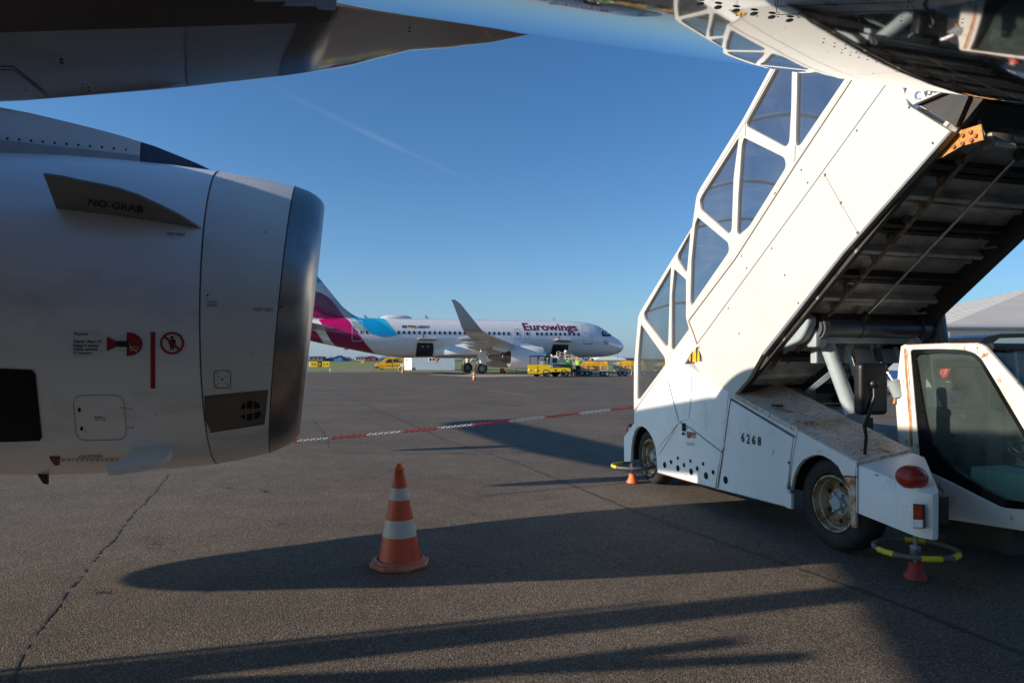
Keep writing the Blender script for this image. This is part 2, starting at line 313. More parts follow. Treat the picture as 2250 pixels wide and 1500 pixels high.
M['flagblue'] = mat('flag_blue', (.01,.03,.25), .5); M['flagred'] = mat('flag_red', (.6,.01,.01), .5); M['flaggold'] = mat('flag_gold', (.8,.5,.01), .5); M['winlight'] = mat('bright_cockpit_pane', (.42,.5,.5), .1, coat=1)
M['holddark'] = mat('painted_hold_shade', (.012,.016,.018), .7, var=.3, vscale=1.5); M['holdlining'] = mat('tan_door_lining', (.30,.24,.16), .7, var=.2)
M['vanyellow'] = mat('van_yellow_paint', (.70,.36,.01), .3, coat=.5); M['hutwhite'] = mat('cabin_white', (.74,.73,.70), .5, var=.05); M['hutshade'] = mat('cabin_blue_grey_shaded', (.16,.23,.31), .6, var=.05, vscale=1, stain=[((.12,.16,.20), 2.0, .55, .8, (1,1,.3))])  # cabin blue-grey darkened in the colour for the wall in shade
M['signyellow'] = mat('sign_yellow', (.85,.55,.01), .4); M['slate'] = mat('dark_slate_roof', (.07,.08,.10), .7, var=.15); M['slate2'] = mat('grey_slate_roof', (.17,.19,.22), .7, var=.15); M['brick'] = mat('red_brick', (.28,.10,.06), .8, var=.2)
M['brickpale'] = mat('brown_brick_wall', (.26,.17,.15), .8, var=.2); M['bluewood'] = mat('blue_boarding', (.05,.20,.42), .7, var=.1); M['redwood'] = mat('red_boarding', (.36,.06,.06), .7, var=.1)
M['bank'] = mat('rough_bank_grass', (.055,.07,.035), .9, var=.3, vscale=.1); M['hangarwall'] = mat('hangar_pale_wall', (.80,.75,.67), .6, var=.04, vscale=.6)
M['corrug'] = mat('corrugated_grey_roof', (.55,.52,.47), .5, var=.06, vscale=.4)
_t = M['corrug'].node_tree; _w = _t.nodes.new('ShaderNodeTexWave'); _w.bands_direction = 'Z'; _w.inputs['Scale'].default_value = 1.35; _c = _t.nodes.new('ShaderNodeTexCoord'); _t.links.new(_c.outputs['Object'], _w.inputs['Vector'])
_b = _t.nodes.new('ShaderNodeBump'); _b.inputs['Strength'].default_value = .9; _b.inputs['Distance'].default_value = .12; _t.links.new(_w.outputs['Fac'], _b.inputs['Height']); _t.links.new(_b.outputs[0], _t.nodes['Principled BSDF'].inputs['Normal'])
M['carblack'] = mat('black_car_paint', (.012,.012,.014), .35); M['carglass'] = mat('pale_reflecting_glass', (.30,.38,.38), .1, coat=1); M['bluestripe'] = mat('blue_stripe', (.05,.14,.42), .4)
M['tugyellow'] = mat('tractor_yellow_paint', (.80,.56,.01), .35, coat=.4, var=.04); M['railpale'] = mat('pale_rail_paint', (.70,.52,.42), .5); M['tarp'] = mat('yellow_tarpaulin', (.80,.42,.01), .5, var=.12, vscale=1.5, bump=.5, bscale=2.5)
M['cartwhite'] = mat('cart_white_panel', (.5,.52,.53), .5, var=.1); M['boxorange'] = mat('orange_box_paint', (.62,.12,.04), .5); M['hivisgreen'] = mat('hi_vis_green', (.12,.75,.05), .6); M['hivisyellow'] = mat('hi_vis_yellow', (.45,.85,.02), .6)
M['darktrousers'] = mat('dark_trousers', (.02,.022,.035), .8); M['greytrousers'] = mat('grey_trousers', (.16,.17,.19), .8); M['hairbrown'] = mat('brown_hair', (.06,.035,.02), .7); M['hairblond'] = mat('reddish_hair', (.28,.13,.05), .7); M['redjacket'] = mat('red_padded_jacket', (.55,.03,.025), .5, bump=.6, bscale=14)

M['fairing'] = mat('glossy_fairing_paint', (.105,.085,.068), .10, var=.45, vscale=1.1, coat=.5, ior=1.8, bump=.10, bscale=2.6, stain=[((.03,.027,.025), 1.3, .48, .60, (1,1,1)), ((.14,.13,.12), 2.2, .60, .66, (1,1,1))])  # warm dark base and mottling painted in place of reflections
# ============================================================ ground
def asphalt():
    m = bpy.data.materials.new('asphalt'); m.use_nodes = True; t = m.node_tree; N = t.nodes; L = t.links; b = N['Principled BSDF']
    tc = N.new('ShaderNodeTexCoord')
    def noise(sc, det=6, ro=.6, st=None):
        n = N.new('ShaderNodeTexNoise'); n.inputs['Scale'].default_value = sc; n.inputs['Detail'].default_value = det; n.inputs['Roughness'].default_value = ro
        if st:
            mp = N.new('ShaderNodeMapping'); mp.inputs['Scale'].default_value = st; L.new(tc.outputs['Object'], mp.inputs[0]); L.new(mp.outputs[0], n.inputs['Vector'])
        else: L.new(tc.outputs['Object'], n.inputs['Vector'])
        return n.outputs['Fac']
    def ramp(f, stops):
        r = N.new('ShaderNodeValToRGB'); e = r.color_ramp.elements
        while len(e) < len(stops): e.new(.5)
        for i, (p, c) in enumerate(stops): e[i].position = p; e[i].color = (*c, 1)
        L.new(f, r.inputs[0]); return r.outputs[0]
    def mul(a, bb, f=1.0, mode='MULTIPLY'):
        x = N.new('ShaderNodeMix'); x.data_type = 'RGBA'; x.blend_type = mode; x.inputs[0].default_value = f; L.new(a, x.inputs[6]); L.new(bb, x.inputs[7]); return x.outputs[2]
    v = N.new('ShaderNodeTexVoronoi'); v.inputs['Scale'].default_value = 120; L.new(tc.outputs['Object'], v.inputs['Vector'])
    sep = N.new('ShaderNodeSeparateColor'); L.new(v.outputs['Color'], sep.inputs[0])
    base = ramp(sep.outputs[0], [(0,(.115,.100,.084)),(.45,(.20,.178,.150)),(.8,(.28,.250,.215)),(.93,(.36,.33,.285)),(1,(.52,.48,.42))])
    gap = ramp(v.outputs['Distance'], [(0,(1,1,1)),(.35,(.95,.95,.95)),(.75,(.45,.44,.43)),(1,(.3,.3,.3))])
    c = mul(base, gap, .9)
    dk = N.new('ShaderNodeMix'); dk.data_type = 'RGBA'; dk.blend_type = 'MULTIPLY'; dk.inputs[0].default_value = 1; dk.inputs[7].default_value = (.78,.72,.66,1); L.new(c, dk.inputs[6]); c = dk.outputs[2]
    c = mul(c, ramp(noise(.35, 8, .65), [(.3,(.72,.70,.68)),(.7,(1.14,1.12,1.1))]))
    c = mul(c, ramp(noise(2.2, 8, .7), [(.28,(.80,.79,.78)),(.6,(1.05,1.05,1.05))]))
    c = mul(c, ramp(noise(.9, 10, .8), [(.0,(.25,.22,.20)),(.285,(.30,.27,.25)),(.345,(1,1,1))]), .8)
    c = mul(c, ramp(noise(.16, 6, .7, (.15,1,1)), [(.3,(.86,.86,.88)),(.7,(1.08,1.08,1.06))]))
    L.new(c, b.inputs['Base Color']); b.inputs['Roughness'].default_value = .82; b.inputs['Specular IOR Level'].default_value = .35
    bp = N.new('ShaderNodeBump'); bp.inputs['Strength'].default_value = .75; bp.inputs['Distance'].default_value = .006
    inv = N.new('ShaderNodeMath'); inv.operation = 'MULTIPLY_ADD'; inv.inputs[1].default_value = -1.0; inv.inputs[2].default_value = 1; L.new(v.outputs['Distance'], inv.inputs[0])
    ad = N.new('ShaderNodeMath'); ad.operation = 'MULTIPLY_ADD'; ad.inputs[1].default_value = 1.1; L.new(noise(28, 6, .7), ad.inputs[0]); L.new(inv.outputs[0], ad.inputs[2])
    L.new(ad.outputs[0], bp.inputs['Height']); L.new(bp.outputs[0], b.inputs['Normal']); return m
M['asphalt'] = asphalt()
M['grass'] = mat('mown_grass', (.17,.19,.045), .9, var=.35, vscale=.35, bump=.6, bscale=3, stain=[((.24,.23,.10), .06, .5, .75, (.3,1,1)), ((.09,.14,.035), 1.2, .5, .8, (.25,1,1))])
M['dirt'] = mat('bare_gravel', (.20,.165,.13), .9, var=.3, vscale=1.2); M['tar'] = mat('tar_seam', (.035,.033,.032), .7, var=.4, vscale=8, bump=.2)
M['concrete'] = mat('pale_concrete', (.30,.27,.24), .8, var=.12, vscale=.8); M['yline'] = mat('worn_yellow_line', (.32,.25,.06), .8, var=.3, vscale=6, stain=[((.14,.125,.11), 14, .5, .6, (1,1,1))])
M['crack'] = mat('dark_crack', (.018,.016,.015), .9); M['far'] = mat('distant_field', (.09,.11,.06), .9, var=.3, vscale=.02)
EDG = 84.0
def flat(name, pts, z, m):
    return structure(name, MB().add([(p[0], p[1], z) for p in pts], [tuple(range(len(pts)))]), M[m])
flat('ground', [(-9000,-6000),(9000,-6000),(9000,12000),(-9000,12000)], -.03, 'far')
flat('apron', [(-160,-120),(160,-120),(160,EDG+9),(40,EDG+3),(15,EDG),(-60,EDG-1),(-160,EDG-2)], 0, 'asphalt')
flat('grass_field', [(-900,EDG-20),(900,EDG-20),(900,900),(-900,900)], -.008, 'grass')
g = [gz(*p) for p in [(720,817.2),(745,812.5),(790,810.5),(815,811.5),(818,814.5),(812,817.4)]]
flat('gravel_patch', [(p.x, p.y) for p in g], .004, 'dirt')
g = [gz(*p) for p in [(935,822.4),(1010,821),(1160,822.5),(1400,823.5),(1400,825.0),(1160,826),(1050,828.5)]]
flat('concrete_strip', [(p.x, p.y) for p in g], .004, 'concrete')
def seam(pts, wd, name='tar_seam', m='tar', jit=.5, z=.004, step=.12):
    P3 = [gz(*p) for p in pts]; out = []
    for a, b in zip(P3[:-1], P3[1:]):
        n = max(1, int((b-a).length/step))
        for k in range(n): out.append(a.lerp(b, k/n))
    out.append(P3[-1]); L_ = []; R_ = []; o = 0
    for i, p in enumerate(out):
        d = (out[min(i+1, len(out)-1)]-out[max(i-1, 0)]).normalized(); nrm = Vector((-d.y, d.x, 0)); o = o*.85+random.uniform(-1, 1)*wd*jit*.6
        h = wd/2*random.uniform(1-jit, 1+jit); L_.append(p+nrm*(h+o)); R_.append(p+nrm*(o-h))
    n = len(out); keep = []; on = True
    for i in range(n-1):
        if name == 'pavement_crack' and random.random() < (.10 if on else .45): on = not on
        if on: keep.append(i)
    return structure(name, MB().add([Vector((v.x, v.y, z)) for v in L_+R_], [(i, i+1, n+i+1, n+i) for i in keep]), M[m])
seam([(690,842),(735,860),(830,900),(975,965),(1150,1022),(1385,1120),(1600,1195),(1900,1300),(2260,1440)], .035, jit=.45)
seam([(735,832),(800,837),(1000,839.5),(1200,841),(1400,846)], .07, jit=.3, step=.6)
seam([(905,822.5),(1000,829),(1160,836),(1400,848)], .10, jit=.3, step=.6, z=.005)
seam([(370,1042),(340,1080),(300,1122),(265,1165),(215,1222),(165,1282),(120,1340),(60,1420),(20,1500)], .014, 'pavement_crack', 'tar', .9, step=.03)
seam([(655,996),(900,996),(1150,994),(1380,994)], .02, 'pavement_crack', 'tar', .5)
seam([(1060,882),(1150,893)], .05, 'pavement_crack', 'tar', .5, step=.3); seam([(690,925),(720,962),(722,985)], .02, 'pavement_crack', 'tar', .6, step=.1)
seam([(1072,857),(1149,867)], .13, 'yellow_line', 'yline', .2, z=.005, step=.4)
def blotch(px, py, rx, ry, n=26, name='oil_stain'):
    mb = MB(); c = gz(px, py)
    for k in range(n):
        r_ = random.random()**.7; a = random.uniform(0, 6.28); q = gz(px+math.cos(a)*r_*rx, py+math.sin(a)*r_*ry); s_ = random.uniform(.004, .017)*(1.3-r_)
        m_ = random.randint(6, 9); mb.add([(q.x+math.cos(2*math.pi*j/m_)*s_*random.uniform(.5,1.5), q.y+math.sin(2*math.pi*j/m_)*s_*random.uniform(.5,1.3), .003+.00012*k) for j in range(m_)], [tuple(range(m_))])
    structure(name, mb, M['tar'])
blotch(340, 1193, 44, 26, 70); blotch(500, 1072, 34, 8, 60); blotch(580, 1080, 28, 7, 44); blotch(450, 1295, 38, 14, 18); blotch(620, 1150, 30, 10, 14); blotch(225, 1300, 25, 12, 14)
# ============================================================ airliners (both are the same type, nose at s = 0)
M['belly_far'] = M['white']
FS = [(0.0,.03,3.02,2.98),(.05,.16,3.18,2.82),(.17,.36,3.36,2.62),(.45,.62,3.62,2.36),(.8,.86,3.88,2.18),(1.2,1.07,4.1,2.07),(1.6,1.25,4.32,1.98),(2.05,1.43,4.62,1.9),(2.5,1.58,4.95,1.84),(2.9,1.69,5.18,1.8),(3.3,1.78,5.37,1.77),(4.2,1.90,5.65,1.735),(5.5,1.96,5.8,1.73),(7,1.975,5.87,1.73),
      (25,1.975,5.87,1.73),(26.4,1.955,5.87,1.78),(28,1.88,5.87,2.03),(29.5,1.74,5.86,2.32),(31,1.55,5.84,2.62),(32.8,1.26,5.74,2.98),(34.6,.93,5.6,3.38),(36.2,.6,5.42,3.85),(37.1,.38,5.25,4.2),(37.5,.2,5.1,4.5)]
def fsec(s):
    for i in range(len(FS)-1):
        if FS[i][0] <= s <= FS[i+1][0]:
            a, b = FS[i], FS[i+1]; t = (s-a[0])/(b[0]-a[0]); return [a[k]*(1-t)+b[k]*t for k in (1, 2, 3)]
    return FS[-1][1:] if s > 37 else FS[0][1:]
def fring(s, n):
    w_, tp, bt = fsec(s); zc = (tp+bt)/2; h = (tp-bt)/2
    return [Vector((-s, math.sin(2*math.pi*k/n)*w_, zc-math.cos(2*math.pi*k/n)*h)) for k in range(n)]
def sstep(t): t = max(0, min(1, t)); return t*t*(3-2*t)
AF = [(1,0),(.82,.028),(.6,.056),(.4,.072),(.22,.070),(.1,.052),(.03,.030),(.004,.010),(0,0),(.004,-.010),(.03,-.024),(.1,-.040),(.25,-.053),(.42,-.055),(.6,-.040),(.8,-.016)]
def wsec(s, l, z, ch, th, ang=0.0):
    a = R(ang); return [Vector((-(s+u*ch), l-math.sin(a)*q*th/.12*ch, z+math.cos(a)*q*th/.12*ch)) for u, q in AF]
FT = [(11.2, 0.964, 1.992, 1.93, 2.1), (11.28, 1.16, 2.04, 1.945, 2.28), (11.376, 1.4, 2.12, 1.967, 2.45), (11.508, 1.65, 2.166, 1.997, 2.6), (11.7, 1.9, 2.214, 2.03, 2.75), (11.98, 2.1, 2.228, 2.04, 2.95), (12.56, 2.4, 2.228, 2.035, 3.2), (13.4, 2.6, 2.25, 1.95, 3.35), (15, 2.5, 2.1, 1.66, 3.4), (18.5, 2.5, 2.04, 1.64, 3.4), (21, 2.0, 1.98, 1.67, 3.0), (22.6, 1.0, 1.93, 1.73, 2.3), (23.2, 0.5, 1.78, 1.74, 1.9)]
def fairing_ring(s):
    for i in range(len(FT)-1):
        if FT[i][0] <= s <= FT[i+1][0]: break
    a, b = FT[i], FT[i+1]; t = (s-a[0])/(b[0]-a[0]); lc, zc, zb, za = [a[k]*(1-t)+b[k]*t for k in (1, 2, 3, 4)]
    w_, tp, bt = fsec(s); m = (tp+bt)/2; h = (tp-bt)/2; ya = w_*math.sqrt(max(0, 1-((za-m)/h)**2))-.004
    half = []; r_ = min(.07, lc*.05); kx = min(1, (s-11.2)/.8)
    p0 = Vector((lc-r_, zb+(zc-zb)*(1-r_/lc)**2)); pc_ = Vector((lc, zc)); p1 = Vector((lc+.05*kx, zc+r_*.9*kx+.004)); pa = Vector((ya, za)); pm = Vector((max(lc+.16*kx, ya), zc+(za-zc)*.45))
    for k in range(7): u = k/7; half.append(Vector((p0.x*u, zb+(p0.y-zb)*u**2)))
    for k in range(7): u = k/6; half.append(p0*(1-u)**2+pc_*2*u*(1-u)+p1*u*u)
    for k in range(1, 13): u = k/12; half.append(p1*(1-u)**2+pm*2*u*(1-u)+pa*u*u)
    return [Vector((-s, -p.x, p.y)) for p in half[::-1][:-1]]+[Vector((-s, p.x, p.y)) for p in half]
NSC = .95; NDZ = .192
def engine(P0, mats, l0, n, near):
    eye = Vector((-11.6, -.2, EYE-NDZ)); kk = NSC if (near and l0 > 0) else 1.0
    def P(name, mb, *a): return P0(name, mb.xf(lambda v: eye+(v-eye)*kk), *a)
    ax = 1.75-((NDZ-.17) if near else 0); c = Vector((0, l0, ax))
    def rings(prof):
        out = []
        for d, r in prof:
            ring = []
            for k in range(n):
                a = 2*math.pi*k/n; y = math.sin(a)*r; z = -math.cos(a)*r
                sh = .105*z*max(0, min(1, (.85-d)/.6)) if d < .85 else 0
                ring.append(Vector((-(11.48+d)+sh, l0+y, ax+z)))
            out.append(ring)
        return out
    cowl = P('fan_cowl', MB().loft(rings([(.806,1.155),(1.1,1.176),(1.4,1.186),(1.8,1.19),(2.2,1.175),(2.8,1.11),(3.4,1.0),(4.0,.91),(4.5,.83),(5.0,.75),(5.6,.64),(5.6,.61),(4.6,.78)] if near else [(.806,1.155),(1.1,1.176),(1.4,1.186),(1.8,1.19),(2.3,1.18),(2.8,1.14),(3.3,1.06),(3.75,.96),(3.75,.93),(3.2,.93)]), caps=False), mats['cowl'], 40)  # near cowl's unseen tail lengthened to stretch its ground shadow
    if near:
        for d, r in ((.801,1.153),(.3275,1.0815)): P('cowl_joint', MB().tube(rings([(d, r)])[0], .0026, 6, closed=True), M['line'], None, cowl)
    P('inlet_cowl', MB().loft(rings([(.33,1.083),(.45,1.106),(.6,1.130),(.796,1.153)]), caps=False), mats['inletcowl'], 40)
    lip = [(.9,.83),(.6,.83),(.4,.84),(.2,.86),(.08,.885),(.02,.91),(0,.932),(.012,.955),(.05,.99),(.12,1.025),(.2,1.052),(.325,1.082)]
    lip = [(d if d > .33 else .10+d*.685, r) for d, r in lip]
    P('inlet_lip', MB().loft(rings(lip), caps=False), mats['alu'], 50)
    fan = MB().lathe((-(11.48+.5), l0, ax), (-1,0,0), [(0,.02),(.15,.13),(.4,.26),(.42,.27)], 24)
    for k in range(24):
        a = 2*math.pi*k/24; u = Vector((0, math.cos(a), math.sin(a))); v = Vector((-.5, -math.sin(a)*.86, math.cos(a)*.86)); p = Vector((-12.38, l0, ax))
        fan.add([p+u*.22-v*.09, p+u*.22+v*.09, p+u*.83+v*.16, p+u*.83-v*.16], [(0,1,2,3)])
    fan.lathe((-12.5, l0, ax), (-1,0,0), [(0,.84),(.02,.84),(.03,.01)], 24)
    P('fan', fan, M['darkgrey'])
    ex = MB().lathe((-(11.48+3.2+(.9 if near else 0)), l0, ax), (-1,0,0), [(0,.93),(.02,.70),(.5,.66),(1.3,.46),(1.32,.43),(.9,.43)], n//2)
    ex.lathe((-(11.48+4.0), l0, ax), (-1,0,0), [(0,.42),(.4,.28),(.85,.02)], n//2)
    P('exhaust_nozzle', ex, mats['exhaust'], 40)
    if not near or l0 < 0:
        P('pylon', MB().loft([[Vector((-(s), l0+y, z)) for s, z in ((12.3,ax+1.15),(13.2,ax+1.42),(14.6,ax+1.5),(17.0,ax+1.2),(16.8,ax+.75),(15.3,ax+.35),(13,ax+.9))] for y in (-.2,.2)]), mats['cowl'], 30)
    return cowl
def wheel_mb(c, r, wd, ax=(0,1,0), n=28):
    c = Vector(c); ax = Vector(ax).normalized(); h = wd/2
    ty = MB().lathe(c, ax, [(-h*.62,r*.56),(-h*.95,r*.68),(-h,r*.84),(-h*.82,r*.95),(-h*.5,r*.992),(0,r),(h*.5,r*.992),(h*.82,r*.95),(h,r*.84),(h*.95,r*.68),(h*.62,r*.56)], n)
    rm = MB().lathe(c, ax, [(-h*.6,r*.57),(-h*.25,r*.5),(-h*.2,r*.2),(-h*.45,r*.16),(-h*.45,.002)], n).lathe(c, ax, [(h*.6,r*.57),(h*.25,r*.5),(h*.2,r*.2),(h*.45,r*.16),(h*.45,.002)], n)
    return ty, rm
def airliner(T, dz, n, near, livery):
    base = T.off
    def P(name, mb, mats, smooth=None, parent=None, label=None):
        return T.part(name, mb.xf(lambda v: v+base+Vector((0,0,dz))), mats, smooth, parent, label)
    st = sorted(set([f[0] for f in FS]+[x*1.0 for x in range(7, 38)]+([11+.1*k for k in range(30)] if near else [])))
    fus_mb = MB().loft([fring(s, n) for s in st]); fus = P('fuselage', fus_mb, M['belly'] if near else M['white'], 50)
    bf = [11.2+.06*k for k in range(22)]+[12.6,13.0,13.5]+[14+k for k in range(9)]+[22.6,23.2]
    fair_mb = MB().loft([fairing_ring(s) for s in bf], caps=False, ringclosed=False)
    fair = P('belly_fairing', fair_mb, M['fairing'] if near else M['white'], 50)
    for sg in (-1, 1):
        kc = .62 if near else 1; wz = .42 if near else 0  # near wing, out of view, raised and shortened to place its shadows
        w_ = [wsec(12.0,1.0*sg,2.66,7.1,.13), wsec(12.55,2.0*sg,2.72+wz*.3,(5.7 if near else 6.35),.13), wsec(14.85,6.4*sg,3.0+wz,3.95*kc,.115), wsec(17.4,11.3*sg,3.38+wz*.4,2.8*(.66 if near else 1),.11), wsec(20.1,16.5*sg,3.78+wz*1.2,1.75,.10),
              wsec(20.45,17.05*sg,3.93+wz*1.2,1.65,.10,18*sg), wsec(20.85,17.4*sg,4.25+wz*1.2,1.5,.09,48*sg), wsec(21.3,17.58*sg,4.75+wz*1.2,1.25,.085,74*sg), wsec(22.5,17.85*sg,6.1+wz*1.2,.62,.08,82*sg), wsec(22.95,17.9*sg,6.42+wz*1.2,.34,.08,84*sg)]
        wg = P('wing', MB().loft(w_), M['wingf'] if not near else M['ltgrey'], 60)
        for l, s0, ln in ((5.3,16.6-(1-kc)*4,3.1),(8.3,17.4-(1-kc)*3,3.1),(12.0,19.0-(1-kc)*2,2.7)):
            pod = MB(); rg = []
            for k in range(11):
                u = k/10; r_ = max(.02, math.sin(math.pi*min(1, u*1.0))**.6*.23)
                rg.append([Vector((-(s0+u*ln), l*sg+math.cos(2*math.pi*j/12)*r_*.75, 2.62+(l-2)*.075+.05*u+math.sin(2*math.pi*j/12)*r_*1.15)) for j in range(12)])
            P('flap_track_fairing', pod.loft(rg), M['wingf'] if not near else M['ltgrey'], 60, wg)
        P('tailplane', MB().loft([wsec(31.9,.5*sg,4.6,4.0,.10), wsec(35.4,6.2*sg,5.2,1.35,.09)]), M['ltgrey'] if near else M['wingf'], 60)
        engine(P, dict(cowl=M['cowl'] if near else M['white'], inletcowl=M['inletcowl'] if near else M['white'], alu=M['alu'] if near else M['ltmetal'], exhaust=M['exhaust']), 5.75*sg, 96 if near else 40, near)
        # main gear; inner brace added and near door moved for its shadow bands
        gs = P('main_gear', MB().cyl((-17.71,3.8*sg,.6), (-17.6,3.78*sg,3.2), .15).cyl((-17.71,3.2*sg,.585), (-17.71,4.4*sg,.585), .07).cyl((-17.4,3.75*sg,1.2), (-16.5,3.0*sg,2.3), .06).cyl((-17.9,3.8*sg,.7), (-18.15,3.8*sg,1.25), .03).cyl((-18.15,3.8*sg,1.25), (-17.7,3.8*sg,1.7), .03).cyl((-17.72,3.33*sg,.6), (-17.62,3.30*sg,2.6), .07), M['gear'], 40)
        for o in (-.44, .44):
            ty, rm = wheel_mb((-17.71, (3.8+o)*sg, .585), .585, .42)
            P('tyre', ty, M['tyre'], 40, gs); P('wheel_hub', rm, M['grey'], 40, gs)
        gd = 4.0 if near else 4.62
        P('gear_door', MB().prism([(-17.25,gd*sg,2.45),(-18.0,gd*sg,2.3),(-18.25,gd*sg,1.75),(-17.95,gd*sg,1.45),(-17.75,gd*sg,1.05),(-17.35,gd*sg,.95)], (0,-.04*sg,0)), M['gear'], None, gs)
    ng = P('nose_gear', MB().cyl((-5.07,0,.4), (-4.95,0,2.1), .09).cyl((-5.07,-.25,.39), (-5.07,.25,.39), .05).cyl((-5.0,0,1.0), (-4.0,0,1.9), .04), M['gear'], 40)
    for o in (-.25, .25):
        ty, rm = wheel_mb((-5.07, o, .39), .39, .2); P('tyre', ty, M['tyre'], 40, ng); P('wheel_hub', rm, M['grey'], 40, ng)
    fin_mb = MB()
    fr = []
    for s, z, ch, th in ((29.4,5.7,8.0,.03),(30.2,6.02,6.9,.045),(30.8,6.38,6.15,.055),(31.54,6.99,5.4,.07),(32.36,8.0,4.75,.08),(33.6,9.54,3.7,.09),(35.4,11.76,2.0,.09)):
        fr.append([Vector((-(s+u*ch), q*th/.12*ch*(1.0), z)) for u, q in [(a, b if b > 0 else b*1.25) for a, b in AF]])
    fin_mb.loft(fr); fin = P('fin', fin_mb, M['white'], 60)
    return dict(P=P, fus=fus, fair=fair, fus_mb=fus_mb, fair_mb=fair_mb, fin_mb=fin_mb)
M['exhaust'] = mat('exhaust_metal', (.14,.12,.10), .38, metal=.9, var=.25)
M['wingf'] = mat('wing_grey_paint', (.46,.46,.46), .32, var=.05, coat=.3)
M['ltmetal'] = mat('bare_lip_metal', (.55,.55,.56), .3, metal=.9, var=.1)
M['gear'] = mat('gear_paint', (.62,.62,.60), .45, var=.05)
def bvh_of(mbs, rot=0.0):
    vs = []; fs = []; m = Matrix.Rotation(rot, 3, 'Z')
    for mb in mbs: n = len(vs); vs += [m @ v for v in mb.v]; fs += [tuple(i+n for i in f) for f in mb.f]
    return BVHTree.FromPolygons(vs, fs), m.inverted()
def caster(bt, lift=.003):
    T_, inv = bt; o = Vector((0,0,EYE))
    def fn(px, py):
        d = Vector(((px-CX)/FPX, 1, (HOR-py)/FPX)).normalized(); h = T_.ray_cast(o, d)
        if h[0] is None: return None
        nrm = h[1] if h[1].dot(d) < 0 else -h[1]
        return inv @ (h[0]+nrm*lift)
    return fn
# ------------------------------------------------------------ the near aircraft
NA = Thing('airliner', 'nearest airliner, its glossy belly overhead and big engine marked NO GRAB', 'airliner', (11.6, .2, 0), TH)
near = airliner(NA, NDZ, 144, True, None)
P_ = NA.part
NAC = MB()
for o in bpy.data.objects:
    if o.name.split('.')[0] in ('fan_cowl', 'inlet_cowl', 'inlet_lip') and o.parent == NA.o:
        ys = [v.co.y for v in o.data.vertices]
        if min(ys) > 0:
            NAC.add([v.co+NA.off for v in o.data.vertices], [tuple(p.vertices) for p in o.data.polygons])
            if o.name.startswith('fan_cowl'): NCOWL = o
            elif o.name.startswith('inlet_cowl'): NINL = o
            else: NLIP = o
nc = caster(bvh_of([NAC], TH), .0025); nc2 = caster(bvh_of([NAC], TH), .005); nc3 = caster(bvh_of([NAC], TH), .0075)
def E5(u, v): return 140+u/4.1667, 700+v/4.1667
def e5(pts): return [E5(*p) for p in pts]
def ndec(name, mb, m, parent=None, fn=nc, step=22): return P_(name, wrapm(mb, fn, step), M[m], None, parent or NCOWL)
def ntext(name, s, q, m, parent=None, fn=nc2, bold=.012, space=1.0): return P_(name, wrapm(fit(text2d(s, bold, space), q), fn, 12), M[m], None, parent or NCOWL)
# pylon
py_ = 5.44
def pyl(pts, m, name, hw, front=None):
    a = [onP(x, y, py_) for x, y in pts]
    mb = MB(); n = len(a)
    def wdt(p): return hw*max(.12, min(1, (-.55-p.x)/1.6))
    L = [Vector((p.x, 5.65-wdt(p), p.z)) for p in a]; Rr = [Vector((p.x, 5.65+wdt(p), p.z)) for p in a]
    mb.add(L+Rr, [tuple(range(n)), tuple(range(n, 2*n))[::-1]]+[(i, (i+1) % n, n+(i+1) % n, n+i) for i in range(n)])
    return P_(name, mb, M[m], 30)
far = onP(0, 237, py_)
up = [(-260,208),(-120,222),(0,237),(60,246),(110,256),(200,275),(255,288),(300,301)]
pylon = pyl(up+[(299,334),(200,326),(100,319),(0,311),(-260,300)], 'white', 'pylon', .24)
g1 = pyl([(-260,298),(0,309),(100,317),(200,324),(299,332),(298,352),(100,352),(-260,352)], 'ltgrey', 'pylon_skirt', .25)
g2 = pyl([(301,301),(330,309),(365,322),(400,335),(430,347),(457,360),(440,364),(300,356)], 'bluegrey', 'pylon_fairing_tip', .235)
rv = MB()
for i in range(12):
    x = -10+i*26; c_ = onP(x, 302+i*2.4, 5.42); P_('pylon_fastener', MB().ball(c_, (.009,.010,.009), 8), M['ink'], None, pylon)
# nacelle seams, panels, lettering
ndec('anti_ice_panel', poly2d(e5([(1292,706),(1560,682),(1868,652),(1852,800),(1835,960),(1560,1002),(1310,1041),(1296,870)])), 'brownpanel' if 'brownpanel' in M else 'strake', NINL)
ndec('panel_joint', strip2d(e5(closed([(1292,706),(1560,682),(1868,652),(1852,800),(1835,960),(1560,1002),(1310,1041),(1296,870)])), 1.4), 'line', NINL, nc2, 10)
for q in ([(1618,820),(1632,785),(1665,758),(1700,748),(1745,746),(1785,770),(1802,812),(1720,820)], [(1618,882),(1720,862),(1802,842),(1804,875),(1785,905),(1735,918),(1690,930),(1645,915)]):
    ndec('vent_opening', poly2d(rounded(e5(q), 2)), 'voidm', NINL, nc2)
for x in (1668, 1734): ndec('vent_vane', strip2d(e5([(x,745),(x,930)]), 1.6), 'strake', NINL, nc3, 8)
ndec('access_panel', strip2d(closed(rounded(e5([(1375,474),(1527,470),(1529,628),(1379,633)]), 7)), 1.5), 'ink', NINL, nc2, 12)
dots = MB()
for u, v, r_ in ((1397,499,1.5),(1498,490,1.5),(1418,525,1.3),(1482,524,1.3),(1451,552,2.4),(1418,583,1.3),(1482,580,1.3),(1397,612,1.5),(1501,606,1.5),(1716,323,1.4),(1345,160,.9)): ndec('panel_screw', disc2d(E5(u, v), r_, r_, 10), 'ink', NINL, nc2, None)
for k in range(12): ndec('cowl_rivet', disc2d((470+k*8.2, 377+k*2.6+(k % 3)*4), .8, .8, 6), 'line', NINL, nc2, None)
for k in range(30): ndec('cowl_rivet', disc2d((462-k*.55+abs(k-15)*.35, 390+k*20.5), .7, .7, 6), 'line', NINL, nc2, None)
